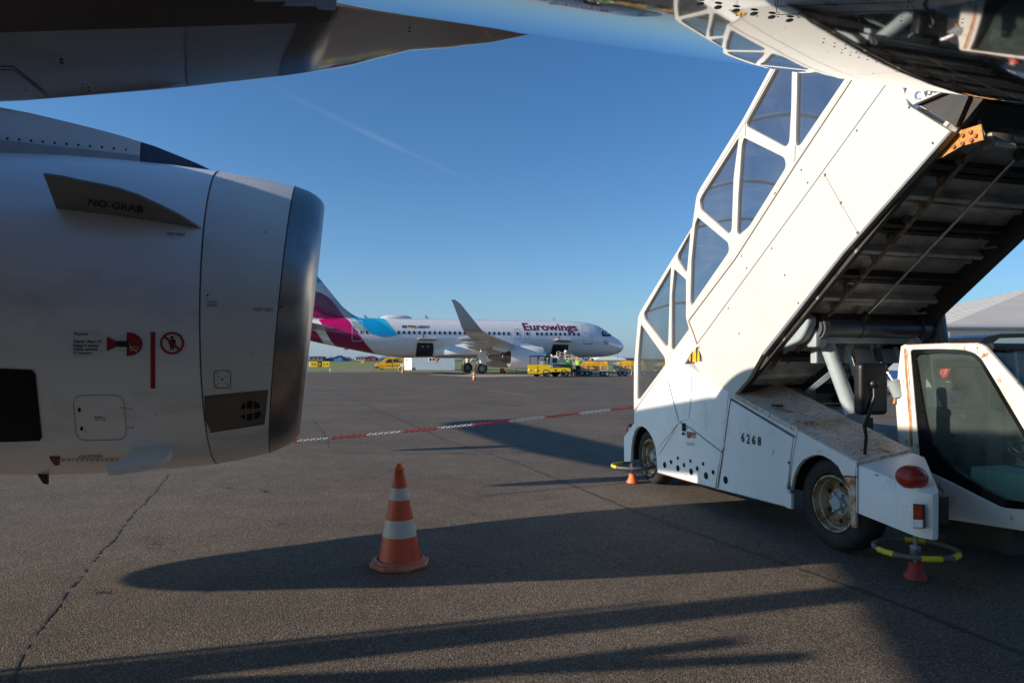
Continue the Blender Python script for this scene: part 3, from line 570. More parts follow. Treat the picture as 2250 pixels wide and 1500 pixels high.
ndec('access_door', strip2d(closed(rounded(e5([(85,700),(290,694),(548,697),(582,1100),(330,1106),(118,1110)]), 22, 6)), 1.1), 'line', None, nc2, 12)
for q in ([(131,810),(157,808),(159,848),(134,850)], [(152,983),(176,981),(179,1018),(154,1020)]): ndec('door_latch', poly2d(rounded(e5(q), 2.5)), 'voidm', None, nc2, None)
for q in ([(525,808),(625,824)], [(570,990),(640,990)]): ndec('hold_open_slot', strip2d(e5(q), 1.0), 'line', None, nc2, 12)
for u, v in ((527,808),(625,824),(640,990),(842,866),(203,1029)): ndec('cowl_fastener', disc2d(E5(u, v), 1.4, 1.2), 'line', None, nc2, None)
dn = MB()
for u0, u1, v in ((280,350,893),(288,382,906),(286,332,920),(355,388,925)): dn.join(strip2d(e5([(u0,v),(u1,v)]), 1.3))
ndec('door_placard', dn, 'line', None, nc2, None)
ndec('side_opening', poly2d([(-90,806),(70,812),(78,820),(92,958),(88,966),(-90,972)]), 'voidm', None, nc, 30)
ndec('opening_edge', strip2d([(-90,806),(70,812),(78,820),(92,958),(88,966),(-90,972)], 2.2), 'line', None, nc2, 14)
ndec('warning_label', poly2d([(159,724),(224,725),(225,786),(160,786)]), 'paper', None, nc)
for s_, q in (('Warning', [(162,729.5),(195,729.5),(195,738.5),(162,738.5)]), ): ntext('warning_heading', s_, q, 'red', None, nc2, .02)
for s_, q in (('Stand clear of', [(162,745.5),(223,746),(223,753),(162,753)]), ('hazard areas', [(162,754.5),(217,755),(217,762),(162,762)]), ('while engine', [(162,763),(215,763),(215,772),(162,772)]), ('is running', [(162,771.5),(203,772),(203,779.5),(162,779.5)])):
    ntext('warning_text', s_, q, 'ink', None, nc2, .02)
ndec('intake_hazard_sign', poly2d(e5([(400,165),(480,205),(482,252),(400,292)])), 'red', None, nc2)
arc = [(582,125)]+[(582+140*math.sin(math.pi*k/16), 231-106*math.cos(math.pi*k/16)) for k in range(17)]+[(582,337)]
ndec('hazard_zone', poly2d(e5(arc)), 'red', None, nc2)
ndec('hazard_outline', strip2d(e5(closed(arc)), 1.2), 'ink', None, nc3, 12)
ndec('hazard_outline', strip2d(e5(closed([(400,165),(480,205),(482,252),(400,292)])), 1.2), 'ink', None, nc3, 12)
ndec('engine_symbol', poly2d(e5([(478,206),(520,201),(588,204),(606,214),(612,240),(592,256),(530,257),(482,252)])), 'ink', None, nc3)
ndec('hazard_outline', strip2d(closed(rounded(e5([(608,256),(680,254),(682,281),(612,283)]), 4)), .9), 'paper', None, nc3, 12)
ndec('hazard_outline', strip2d(e5([(600,222),(618,262),(660,290),(672,302)]), 1.6), 'paper', None, nc3, 12)
ndec('red_stripe', poly2d(e5([(797,120),(838,121),(838,636),(797,635)])), 'red', None, nc2)
ndec('no_entry_disc', disc2d(E5(993,222), 24, 22.5, 28), 'paper', None, nc)
ndec('no_entry_ring', ring2d(E5(993,222), 26.6, 24.7, 5.0), 'red', None, nc3, None)
mn = MB().join(disc2d(E5(993,170), 3.5, 3.2)).join(poly2d(e5([(972,186),(1014,186),(1025,198),(1026,232),(1018,236),(1012,228),(1009,286),(996,286),(993,240),(989,286),(975,286),(973,226),(966,236),(960,226),(962,196)])))
ndec('person_symbol', mn, 'ink', None, nc2)
ndec('no_entry_bar', strip2d(e5([(922,160),(1064,284)]), 5.0), 'red', None, nc3, 12)
ntext('hoist_lettering', 'HOIST POINT', [(367,511),(407,513.5),(406.5,520.5),(366.5,518)], 'ink'); ndec('hoist_mark', MB().join(disc2d((378.5,524), 1.1, .9)).join(disc2d((420,503), 1.2, 1.2)), 'line', None, nc2, None)
ntext('hoist_lettering', 'HOIST', [(456,660.5),(477,660.5),(477,666),(456,666)], 'ink', NINL, nc2, 0)
ntext('hoist_lettering', 'POINT', [(456,668),(477,668),(477,673.5),(456,673.5)], 'ink', NINL, nc2, 0)
ntext('hoist_lettering', 'HOIST POINT', [(556,675.5),(600,677),(600,684),(556,682.5)], 'ink', NINL, nc2, 0)
ndec('fastener_dots', MB().join(disc2d((456,649), 2.4, 2.4)).join(disc2d((583.5,511), 1.6, 1.8)), 'ink', NINL, nc2, None)
ndec('fastener_dots', disc2d((617,674), 2.2, 2.2), 'ink', NLIP, nc2, None)
lr = MB()
for k in range(26): y = 425+k*22; x = 645-(y-405)*.109; lr.join(disc2d((x+2, y), .9, .9, 6))
ndec('lip_rivets', lr, 'line', NLIP, nc3, None)
ntext('caution_lettering', 'CAUTION', [(173,998.5),(225,997),(225,1003),(173,1005)], 'redd')
cd_ = MB(); xx = 135
while xx < 262:
    l_ = random.uniform(4, 10); cd_.join(strip2d([(xx, 1007.5), (xx+l_, 1007)], 1.6)).join(strip2d([(xx+2, 1011.5), (xx+l_-1, 1011)], 1.4)); xx += l_+2.5
ndec('caution_small_print', cd_, 'redd', None, nc2, None)
ndec('caution_band', poly2d([(108,1001),(133,1001),(131,1020),(121,1021),(112,1010)]), 'redd', None, nc2)
# strake with lettering, and the curved vane under the cowl
def plane_through(base, radial_at):
    b0, b1 = [nc(*p) for p in base]; rad = Vector((0, b0.y-5.65, b0.z-1.90)).normalized(); rad = (rad*math.cos(radial_at)+Vector((1,0,0)).cross(rad)*math.sin(radial_at))
    nrm = (b1-b0).cross(rad).normalized()
    def fn(px, py, lift=0.0):
        d = Vector(ray(px, py)[:2]+(ray(px, py)[2],)); o = Vector((0,0,EYE)); t = (b0-o).dot(nrm)/d.dot(nrm); p = o+d*t
        return p-nrm*lift*(1 if d.dot(nrm) > 0 else -1)
    return fn, nrm
sf, sn = plane_through([(125,455),(443,499)], R(6))
stp = [(97,380),(140,386),(180,395),(222,403),(262,412),(306,427),(350,447),(398,471),(443,499),(360,490),(240,472),(125,455)]
smb = MB().prism([sf(*p) for p in stp], sn*.012)
strake = P_('strake', smb, M['strake'], None, NCOWL)
P_('strake_lettering', wrapm(fit(text2d('NO GRAB', .02, 1.05), [(197,431),(317,448),(315,464),(195,446)]), lambda x, y: sf(x, y, .014+.004)), M['ink'], None, strake)
vf, vn = plane_through([(285,985),(375,979)], R(-18))
vane = [(290,986),(325,980),(380,978),(376,990),(368,1001),(352,1011),(325,1019),(290,1026),(248,1031),(232,1031),(232,1018),(262,1014),(275,1004)]
vb = MB().prism([vf(*p)-vn*.0 for p in rounded(vane, 4, 2)], vn*.05)
P_('drain_vane', vb, M['white'], 50, NCOWL)
dm = [nc(55,1036), nc(92,1036)]
if dm[0] and dm[1]:
    a_, b_ = dm; P_('drain_mast', MB().prism([a_+Vector((0,.1,.04)), b_+Vector((0,.1,.04)), b_+Vector((0,.1,-.10)), a_+Vector((.07,.1,-.095))], (0,.03,0)), M['black'], None, NCOWL)
# belly details
bc = caster(bvh_of([near['fus_mb'], near['fair_mb']], TH), .002); bc2 = caster(bvh_of([near['fus_mb'], near['fair_mb']], TH), .004)
def bdec(name, mb, m, parent, fn=bc, step=25): return P_(name, wrapm(mb, fn, step), M[m], None, parent)
FA, FU = near['fair'], near['fus']
bdec('dark_reflection_patch', poly2d([(-120,-60),(748,-60),(736,20),(722,45),(500,52),(250,60),(0,68),(-120,72)]), 'darkreflection', FA, bc2, 10)  # dark patch painted on the fairing in place of a ground reflection
bdec('panel_joint', strip2d([(-60,150),(30,150),(62,175),(92,200),(122,222),(60,224),(-60,226)], 3), 'line', FA, bc2, 12)
dd = MB()
for x, y, r_ in ((135,135,5),(899,65,3),(195,197,3),(180,190,2),(57,196,2)): dd.join(disc2d((x, y), r_, r_*.55, 14))
bdec('fastener_holes', dd, 'voidm', FA, bc2, None)
rvt = MB()
def stud(px, py, r_=.008):
    h = bc(px, py)
    if h is None: return
    if r_ > .004: P_('belly_stud', MB().ball(h, (r_, r_, r_*.25), 12), M['cowl'], 60, FU)
    else: rvt.ball(h, (r_, r_, r_*.35), 10)
for k in range(6): stud(1539+k*39.3, 5+k*7.2, .0042)
for k in range(18): stud(1810+k*24, 90+k*6.4+(k % 2)*3, .0014)
for k in range(22): stud(1850+k*19, 113+k*5.0, .0013)
for k in range(12): stud(1620+k*45, 30+k*1.5, .0012)
P_('rivet_rows', rvt, M['belly'], 60, FU)['kind'] = 'stuff'
for q in ([(1700,-30),(1708,18),(1705,24),(1860,18),(2010,14)], [(2000,-30),(1995,10),(2015,35)]): bdec('panel_joint', strip2d(q, 1.6), 'line', FU, bc2, 12)
# ============================================================ mobile passenger stairs
CF = 4.15; WF = 5.60                    # near and far side planes of the ramp
ST_ = Thing('passenger_stairs', 'white rusty self-propelled passenger stairs marked 6268, with glazed canopy and driver cab', 'passenger stairs', (4.9, 6.2, 0), TH)
S = ST_.part
def sp(pts, K=None, c=CF):              # traced points as (P, z) pairs on the side plane
    out = []
    for p in pts:
        x, y = K(*p) if K else p; q = onF(x, y, c); out.append((q.y, q.z))
    return out
def sidefn(c): return lambda v: (c+v[2], v[0], v[1])
def sdec(name, mb, m, parent, c=CF-.026, step=None): return S(name, wrapm(mb, lambda x, y: onF(x, y, c), step), M[m] if isinstance(m, str) else m, None, parent)
# ---- canopy: frame plates with openings, panes, roof
outer = sp([(770,-12),(742,30),(590,310),(375,655),(358,690),(352,720),(346,765),(334,850),(200,1068),(70,1280),(60,1305),(57,1335),(42,1500)], K5)
outer += sp([(1396.5,800),(1396,870),(1396.5,903)]) + sp([(487,28)], K6) + sp([(310,1322),(540,1010),(850,545),(1140,97),(1230,-40)], K5)
W = [([(790,0),(844,0),(842,52),(838,250),(828,425),(808,447),(612,342),(612,322),(768,38)], 14), ([(870,0),(1180,0),(1118,92),(885,435),(866,445),(860,425),(864,250)], 14),
     ([(572,398),(562,470),(545,600),(535,868),(520,887),(378,763),(371,720),(385,690)], 16), ([(598,400),(805,502),(812,548),(625,848),(572,893),(562,880),(568,700),(586,440)], 20),
     ([(325,876),(318,960),(308,1075),(298,1078),(260,1015),(262,990)], 10), ([(362,803),(518,932),(522,975),(340,1238),(330,1250),(324,1230),(330,1020),(348,840)], 18),
     ([(227,1052),(220,1180),(212,1448),(200,1457),(92,1318),(88,1288)], 16), ([(243,1065),(303,1118),(303,1240),(302,1310),(318,1368),(240,1474),(229,1470),(230,1200)], 12)]
holes = [rounded(sp(a, K5), [.02]+[r_/500.0]*(len(a)-1)) for a, r_ in W]
holes.append(rounded(sp([(1412,712),(1464,785),(1466,800),(1410,875),(1404,877),(1405,790),(1408,750)]), .03))
for c, nm in ((CF, 'canopy_frame'), (WF, 'far_canopy_frame')):
    fr_ = S(nm, plate(outer, holes, .05, sidefn(c), .006), M['stair'], 40)
    gl = MB()
    for h in holes: gl.join(curve_mesh([h]).xf(lambda v: (c+.008, v[0], v[1])))
    S('canopy_pane', gl, M['glass'], None, fr_)
    if c == CF: NF = fr_
# roof skin: narrow band bowed between the two sides
ro = sp([(742,30),(590,310),(375,655),(352,720),(334,850),(200,1068),(70,1280),(57,1335),(42,1500)], K5)+sp([(1396,870)])
rg = [[Vector((CF+(WF-CF)*k/10, p[0]+.03*math.sin(math.pi*k/10), p[1]+.16*math.sin(math.pi*k/10)-.004)) for k in range(11)] for p in ro]
S('canopy_roof', MB().loft(rg, caps=False, ringclosed=False), M['roofglass'], 60, NF)
rib = MB()
for p in (ro[1], ro[2], ro[4], ro[6]): rib.tube([Vector((CF+(WF-CF)*k/10, p[0]+.03*math.sin(math.pi*k/10), p[1]+.16*math.sin(math.pi*k/10)-.02)) for k in range(11)], .02, 8)
S('roof_bow', rib, M['stair'], 40, NF)
S('frame_joint', wrapm(MB().join(strip2d([K5(848,440), K5(845,520)], 1)).join(strip2d([K5(745,40), K5(597,318), K5(594,392)], .8)).join(strip2d([K5(597,318), K5(380,668)], .6)), lambda x, y: onF(x, y, CF-.027)), M['line'], None, NF)
# ---- ramp body
skin = sp([(310,1322),(540,1010),(850,545),(1140,97),(1200,-10),(1340,-10),(1408,150),(1432,236)], K5)+sp([(1645,368)], K5)+sp([(1100,980),(690,1495)], K5)+sp([(1650,830),(1585,905),(1560,850),(1531,800)])
S('ramp_side_panel', plate(skin, [], .05, sidefn(CF), .005), M['stair'], 40)
skf = [p for p in skin]
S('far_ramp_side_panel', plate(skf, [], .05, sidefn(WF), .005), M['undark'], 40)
lowA, lowB = onF(*K5(1645,368), CF), onF(1650, 830, CF)
sl_ = (lowA.z-lowB.z)/(lowA.y-lowB.y)
def lowz(p, d=0.0): return lowA.z+sl_*(p-lowA.y)+d
dirP = Vector((0, lowB.y-lowA.y, lowB.z-lowA.z)).normalized()
def onU(px, py, d=0.0):
    f, p, b = ray(px, py); t = (lowA.z-sl_*lowA.y+d-EYE)/(b-sl_*p); return Vector((f*t, p*t, EYE+b*t))
ridge = plate(sp([(1645,366),(1100,978),(690,1493),(700,1500),(1110,984),(1655,372)], K5), [], .06, sidefn(CF+.004)); S('lower_edge_rail', ridge, M['grey'])
un = MB(); A0 = lowA-dirP*.9; B0 = lowB+dirP*.9
for o in (.10,):
    un.hexa([(CF+.03, A0.y, lowz(A0.y, o)), (WF-.03, A0.y, lowz(A0.y, o)), (WF-.03, B0.y, lowz(B0.y, o)), (CF+.03, B0.y, lowz(B0.y, o)), (CF+.03, A0.y, lowz(A0.y, o+.06)), (WF-.03, A0.y, lowz(A0.y, o+.06)), (WF-.03, B0.y, lowz(B0.y, o+.06)), (CF+.03, B0.y, lowz(B0.y, o+.06))])
und = S('underside_panel', un, M['under'])
L_ = (B0-A0).length; k = 0; d = .12
while d < L_-.05:
    p = A0+dirP*d; r_ = MB(); n_ = Vector((0, -dirP.z, dirP.y)); n_ = n_ if n_.z < 0 else -n_
    for (w0, w1, hh) in ((0, .035, .075), (.09, .13, .03)):
        q = p+dirP*w0; q2 = p+dirP*w1; z0 = Vector((0, 0, .10))
        r_.hexa([Vector((CF+.03, q.y, q.z))+z0, Vector((WF-.03, q.y, q.z))+z0, Vector((WF-.03, q2.y, q2.z))+z0, Vector((CF+.03, q2.y, q2.z))+z0]+[v+z0+n_*hh for v in (Vector((CF+.03, q.y, q.z)), Vector((WF-.03, q.y, q.z)), Vector((WF-.03, q2.y, q2.z)), Vector((CF+.03, q2.y, q2.z)))])
    S('cross_rib', r_, M['undark'] if k % 2 == 0 else M['undrib'], None, und); d += .275; k += 1
for f0, f1, h0 in ((CF+.03, CF+.075, -.0), (WF-.11, WF-.02, -.10)):
    S('side_rail', MB().hexa([(f0, A0.y, lowz(A0.y, h0)), (f1, A0.y, lowz(A0.y, h0)), (f1, B0.y, lowz(B0.y, h0)), (f0, B0.y, lowz(B0.y, h0)), (f0, A0.y, lowz(A0.y, .12)), (f1, A0.y, lowz(A0.y, .12)), (f1, B0.y, lowz(B0.y, .12)), (f0, B0.y, lowz(B0.y, .12))]), M['undark'], None, und)
a, b = onU(*K5(1750,470), .0), onU(*K5(990,1330), .0)
rl = MB().tube([a, b], .018, 6)
for k in range(9): q = a.lerp(b, (k+.6)/9.5); rl.rbox(q+Vector((0,0,.04)), (.05,.06,.08), .01)
S('pale_rail', rl, M['palerust'], None, und)
a, b = onU(*K5(1985,485), -.02), onU(*K5(1215,1290), -.02)
S('hydraulic_ram', MB().tube([a, b], .014, 10), M['chrome'], 40, und); S('ram_body', MB().tube([b, b+(b-a).normalized()*.35], .035, 12).ball(a, .045, 10), M['undark'], 40, und)
for u, v in ((1790,925),(1440,1265)):
    a = onU(*K5(u, v-15), -.03); S('hook_bracket', MB().tube([a, a+Vector((.06,.03,-.07)), a+Vector((.16,.0,-.06))], .010, 6), M['palerust'], None, und)
# seams, screws on the side panel
sm = MB().join(strip2d([K5(1330,92), K5(1306,130), K5(985,572), K5(640,1046), K5(352,1440)], 1.1)).join(strip2d([K5(1142,94), K5(845,543), K5(545,1010), K5(308,1325)], 2.0))
S('panel_seam', wrapm(sm, lambda x, y: onF(x, y, CF-.028)), M['line'])
S('rust_seam', wrapm(MB().join(strip2d([K5(990,578), K5(1035,655), K5(1078,732), K5(1165,880), K5(1172,896)], .8)).join(strip2d([K5(306,1325), K5(330,1385), K5(350,1445)], 2.2)), lambda x, y: onF(x, y, CF-.0275)), M['rustline'])
sc_ = MB()
for u, v in ((1160,363),(1425,246),(1545,426),(878,562),(911,627),(729,960),(575,998),(601,1059),(795,1095),(863,1236),(508,1263),(563,1391),(360,1462),(998,590),(1078,731),(1162,881),(1001,585),(1081,727),(1166,878),(745,680)):
    c_ = onF(*K5(u, v), CF-.026); sc_.ball(c_, (.006,.0095,.0095), 8)
S('panel_screw', sc_, M['darkgrey'])
S('hazard_sign', wrapm(poly2d([K6(513,98), K6(540,163), K6(535,177), K6(475,184), K6(468,163)]), lambda x, y: onF(x, y, CF-.029)), M['yellowsign'])
S('hazard_sign_stripe', wrapm(MB().join(poly2d([K6(505,108), K6(516,98), K6(510,182), K6(507,182)])).join(poly2d([K6(480,140), K6(488,130), K6(486,183), K6(475,184)])).join(poly2d([K6(521,118), K6(534,150), K6(535,177), K6(527,178)])), lambda x, y: onF(x, y, CF-.032)), M['ink'])
# ---- lower body: fender and side panels
def arc_pts(cx, cy, rx, ry, a0, a1, n=14): return [(cx+rx*math.cos(R(a0+(a1-a0)*k/n)), cy-ry*math.sin(R(a0+(a1-a0)*k/n))) for k in range(n+1)]
rearp = [(133,580),(158,543),(187,505),(187,448),(487,27),(517,92),(455,192),(510,230),(690,338),(652,655),(618,853),(312,768),(306,690),(302,640),(290,600),(270,560),(250,535),(228,521),(207,527),(190,548),(178,585),(172,630),(166,720),(150,722),(133,714)]
C2 = CF-.012
rbody = S('rear_side_panel', plate(sp(rearp, K6), [], .03, sidefn(C2), .005), M['stairlow'], 40)
midp = [(692,378),(1036,584),(1024,668),(1010,800),(1000,862),(1027,886),(1026,962),(984,949),(625,856),(656,648),(672,500)]
mbody = S('side_door_panel', plate(sp(midp, K6), [], .036, sidefn(C2), .006), M['stairlow'], 40)
topstrip = [(690,340),(1046,533),(1036,578),(688,372)]
S('side_top_rail', plate(sp(topstrip, K6), [], .03, sidefn(C2+.005), .005), M['stairlow'], 40)
fend = [(1046,538),(1372,714),(1366,790),(1300,785),(1275,735),(1235,700),(1195,680),(1165,673),(1130,678),(1090,700),(1060,735),(1038,790),(1024,860),(1018,800),(1030,660),(1040,580)]
fbody = S('front_fender', plate(sp(fend, K6), [], .03, sidefn(C2), .005), M['stairlow'], 40)
S('rear_of_wheel_flap', plate(sp([(1300,790),(1366,794),(1366,1062),(1345,1058),(1338,930),(1322,850)], K6), [], .03, sidefn(C2+.004), .004), M['rusty'], 40, fbody)
# arch lips (rusty rolled edge)
for pts, par in (([(306,690),(302,640),(290,600),(270,560),(250,535),(228,521),(207,527),(190,548),(178,585),(172,630),(168,700)], rbody), ([(1366,790),(1300,785),(1275,735),(1235,700),(1195,680),(1165,673),(1130,678),(1090,700),(1060,735),(1038,790),(1024,860)], fbody)):
    q = [onF(*K6(*p), C2-.008) for p in pts]; S('arch_lip', MB().tube(q, .007, 6), M['rustlip'], 40, par)
    q2 = [v+Vector((.02,0,0)) for v in q]; S('arch_liner', MB().loft([[v, v+Vector((.34,0,.0))] for v in q2], caps=False, ringclosed=False), M['black'], None, par)
# deck (sloping bonnet along the side)
def deck(name, oa, ob, ia, ib, m, extra=None):
    v = [onF(*K6(*p), C2-.012) for p in (oa, ob)]; i0, i1 = [Vector((4.66, v[k].y+dy, v[k].z+dz)) for k, (dy, dz) in enumerate((ia, ib))]
    low = Vector((0,0,-.05)); return S(name, MB().hexa([v[0]+low, v[1]+low, i1+low, i0+low, v[0], v[1], i1, i0]), M[m] if isinstance(m, str) else m)
deck('rear_deck', (508,229), (691,336), (.0,.075), (.0,.06), 'stairdeck')
deck('middle_deck', (692,338), (1045,530), (.0,.10), (.0,.085), 'deck')
deck('front_deck', (1047,534), (1371,712), (.0,.085), (.0,.075), 'deck')
v0 = onF(*K6(455,192), C2-.012); v1 = onF(*K6(508,229), C2-.012)
S('rear_deck_slope', MB().add([v0, v1, Vector((4.66, v1.y, v1.z+.075)), Vector((4.66, v0.y, v0.z+.04)), v0-Vector((0,0,.04)), v1-Vector((0,0,.04))], [(0,1,2,3),(0,4,5,1)]), M['stairlow'])
S('body_seam', wrapm(MB().join(strip2d([K6(692,376), K6(860,476), K6(1034,580)], 2.6)).join(strip2d([K6(418,498), K6(425,503), K6(430,510), K6(470,528), K6(520,566), K6(645,662)], 1.5)).join(strip2d([K6(358,283), K6(380,370), K6(415,498)], .9)).join(strip2d([K6(483,235), K6(478,380), K6(468,480)], .7)).join(strip2d([K6(415,500), K6(312,672)], .7)).join(strip2d([K6(1046,545), K6(1024,665), K6(1000,860)], .9)), lambda x, y: onF(x, y, C2-.021)), M['line'])
S('rust_run', wrapm(MB().join(strip2d([K6(690,378), K6(672,500), K6(654,640)], 2.0)).join(strip2d([K6(650,665), K6(622,850)], 3.0)).join(strip2d([K6(655,640), K6(645,665)], 3.5)).join(strip2d([K6(313,772), K6(618,856), K6(700,877), K6(985,951)], 2.0)).join(strip2d([K6(918,646), K6(915,678)], 1.2)).join(strip2d([K6(1366,716), K6(1366,1060)], 1.8)).join(strip2d([K6(1300,786), K6(1364,792)], 2.6)), lambda x, y: onF(x, y, C2-.0205)), M['rustline'])
sw = [(303,640),(415,502),(440,484),(468,482),(500,500),(660,622),(995,863),(1010,868)]
q = [onF(*K6(*p), C2-.017) for p in sw]; S('pressed_crease', MB().tube(q, .008, 6), M['stairlow'], 40, rbody)
for u, v, r_ in ((514,477,26),(568,451,19),(628,418,15),(628,506,27),(681,478,19),(737,443,16),(743,536,28),(796,508,20),(847,468,17),(872,571,30),(934,541,20),(1043,608,33)):
    x, y = K8(u, v); c_ = onF(x, y, C2-.02); rr = r_/3.947/1500*math.hypot(c_.x, c_.y)*.98
    S('vent_hole', MB().lathe(c_, (-1,0,0), [(0,rr),(.0005,rr),(.0006,.0005)], 18), M['voidm'], None, mbody if u > 1000 else rbody)
bt_ = onF(*K8(1592,457), C2-.02); S('round_bolt', MB().ball(bt_, (.01,.012,.014), 10), M['darkgrey'], 40, mbody)
for ch_, q in zip('6268', ([(1178,193),(1207,199),(1206,284),(1177,277)], [(1226,207),(1252,213),(1251,297),(1225,291)], [(1271,216),(1300,222),(1299,306),(1270,299)], [(1321,226),(1349,232),(1348,317),(1319,310)])):
    S('fleet_number', wrapm(fit(text2d(ch_, .035), [K8(*p) for p in q]), lambda x, y: onF(x, y, C2-.0225)), M['ink'], None, mbody)
    (x0_, y0_), (x1_, y1_), (x2_, y2_) = q[0], q[1], q[3]
    xm = (x0_+x1_)/2
    if ch_ != '2': S('stencil_gap', wrapm(MB().join(strip2d([K8(xm, y0_-3), K8(xm, y0_+14)], 1.0)).join(strip2d([K8(xm, y2_-8), K8(xm, y2_+8)], 1.0)), lambda x, y: onF(x, y, C2-.0245)), M['stairlow'], None, mbody)
S('worn_label', wrapm(poly2d([K6(458,551), K6(503,557), K6(501,586), K6(495,584), K6(480,583), K6(470,586), K6(459,583)]), lambda x, y: onF(x, y, C2-.0205)), M['wornlabel'], None, rbody)
S('small_plate', wrapm(MB().join(strip2d(closed([K6(457,607), K6(498,613), K6(498,626), K6(457,621)]), .7)).join(strip2d([K6(459,614), K6(497,620)], .8)).join(strip2d(closed([K6(1151,651), K6(1172,654), K6(1172,664), K6(1151,661)]), .5)), lambda x, y: onF(x, y, C2-.0212)), M['line'], None, rbody)
hk = onF(*K6(440,535), C2-.035); S('door_catch', MB().rbox(hk, (.03,.035,.06), .01).ball(hk+Vector((0,0,.045)), .022, 8).ball(hk+Vector((0,.01,-.06)), .017, 8).rbox(hk+Vector((0,-.02,.01)), (.02,.05,.015), .004), M['ink'], 40, rbody)
x, y = K6(886,421); t_ = onF(x, y, C2-.012)
S('deck_socket', MB().rbox((4.22, t_.y-.02, t_.z+.012), (.07,.09,.02), .005), M['black'])
S('lower_corner', MB().rbox(onF(*K6(1004,925), C2+.01), (.05,.06,.10), .015), M['rusty'], 40)
# inner body: sill, bulkheads, frames under the deck
def hx(f0, f1, p0, p1, z0, z1): return MB().box(((f0+f1)/2, (p0+p1)/2, (z0+z1)/2), (abs(f1-f0), abs(p1-p0), abs(z1-z0)))
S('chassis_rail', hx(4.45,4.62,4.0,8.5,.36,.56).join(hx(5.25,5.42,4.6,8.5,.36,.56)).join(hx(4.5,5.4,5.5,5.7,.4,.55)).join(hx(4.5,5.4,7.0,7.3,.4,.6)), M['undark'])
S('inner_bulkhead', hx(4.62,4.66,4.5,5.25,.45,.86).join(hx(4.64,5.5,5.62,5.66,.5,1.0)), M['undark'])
S('equipment_box', MB().rbox((4.98,5.75,.98), (.62,.5,.26), .03).rbox((4.95,5.3,.80), (.5,.3,.2), .03), M['lift'], 40)
S('box_handle', MB().tube([(4.72,5.42,1.12),(4.72,5.42,1.17),(5.02,5.42,1.17),(5.02,5.42,1.12)], .010, 6), M['palerust'])
S('far_body_side', hx(6.30,6.34,4.9,8.52,.28,.85), M['stairlow'])
S('rear_body_end', hx(4.2,6.3,8.52,8.56,.3,.66), M['stairlow'])
# ---- wheels
def swheel(p, z, r, rr, lab):
    wc = Vector((4.30, p, z)); h = .115
    t_ = S('wheel', MB().lathe(wc, (1,0,0), [(-h*.70,rr+.004),(-h*.95,rr+.02),(-h*1.05,(r+rr)/2),(-h*.9,r*.94),(-h*.55,r*.99),(0,r),(h*.55,r*.99),(h*.9,r*.94),(h,r*.8),(h*.9,rr)], 48), M['tyre'], 50, None, lab)
    S('rim', MB().lathe(wc, (1,0,0), [(-h*.75,rr+.006),(-h*.98,rr+.004),(-h*.98,rr-.010),(-h*.55,rr-.022),(-h*.5,rr-.032),(.0,rr-.045),(.02,rr-.06),(-.010,rr*.60),(-.035,rr*.52),(-.04,rr*.44)], 48), M['rim'], 40, t_)
    hb = MB().lathe(wc, (1,0,0), [(-.04,rr*.44),(-.03,rr*.42),(-.03,rr*.26),(-.075,rr*.25),(-.085,rr*.22),(-.085,.001)], 28); S('hub', hb, M['lift'], 40, t_)
    for k in range(6): a = 2*math.pi*k/6; S('wheel_nut', MB().lathe(wc+Vector((-.045, math.cos(a)*rr*.34, math.sin(a)*rr*.34)), (-1,0,0), [(0,.014),(.025,.014),(.026,.001)], 6), M['ltgrey'], None, t_)
    for k in range(6): a = 2*math.pi*(k+.5)/6; S('rim_hole', MB().lathe(wc+Vector((-.022, math.cos(a)*rr*.66, math.sin(a)*rr*.66)), (-1,0,0), [(0,.022),(.001,.022),(.0011,.001)], 12), M['voidm'], None, t_)
    return t_
swheel(4.71, .392, .392, .232, 'large front wheel with rusty rim'); swheel(7.90, .350, .350, .215, 'rear wheel with brown rusty rim')
for p in (4.71, 7.9):
    t_ = S('wheel', MB().lathe((6.1,p,.38), (1,0,0), [(-.1,.22),(-.11,.3),(-.06,.38),(.06,.38),(.11,.3),(.1,.22),(.05,.02)], 32), M['tyre'], 50)
# ---- front corner cap with lamp
fpz = [(C2-.015,4.38),(C2-.02,3.9),(C2-.012,3.80),(4.175,3.74),(4.21,3.735),(4.26,3.77),(4.66,4.24),(4.66,4.38)]
def captop(f, p): return .772-(4.39-p)*.155+(f-C2)*.15
capm = MB(); nn = len(fpz)
zb = lambda p: .335+(p-3.74)*.09
capm.add([(f, p, zb(p)) for f, p in fpz]+[(f, p, captop(f, p)-.02) for f, p in fpz]+[(4.30+(f-4.30)*.93, 4.08+(p-4.08)*.93, captop(f, p)) for f, p in fpz], [tuple(range(nn))[::-1], tuple(range(2*nn, 3*nn))]+[(i, (i+1) % nn, nn+(i+1) % nn, nn+i) for i in range(nn)]+[(nn+i, nn+(i+1) % nn, 2*nn+(i+1) % nn, 2*nn+i) for i in range(nn)])
cap = S('front_corner_panel', capm, M['stairlow'], 35)
dome_c = onZ(*KB(398,850), .70)
x, y = KB(396, 848); f_, p_, b_ = ray(x, y); tt = 4.17/f_
dome_c = Vector((f_*tt, p_*tt, EYE+b_*tt))
S('red_beacon_dome', MB().ball((dome_c.x, dome_c.y, dome_c.z), (.10,.11,.088), 28), M['redlens'], 60, cap)
def capside(px, py): return onF(px, py, C2-.026)
for nm, q, m_ in (('amber_lamp', [(416,1003),(466,1008),(468,1085),(416,1083)], 'redorange'), ('clear_lamp', [(416,1087),(468,1089),(468,1133),(416,1131)], 'clear')):
    pv = [onF(*KB(*p), C2-.024) for p in q]; S(nm, MB().prism(pv, (-.018,0,0)), M[m_], None, cap)
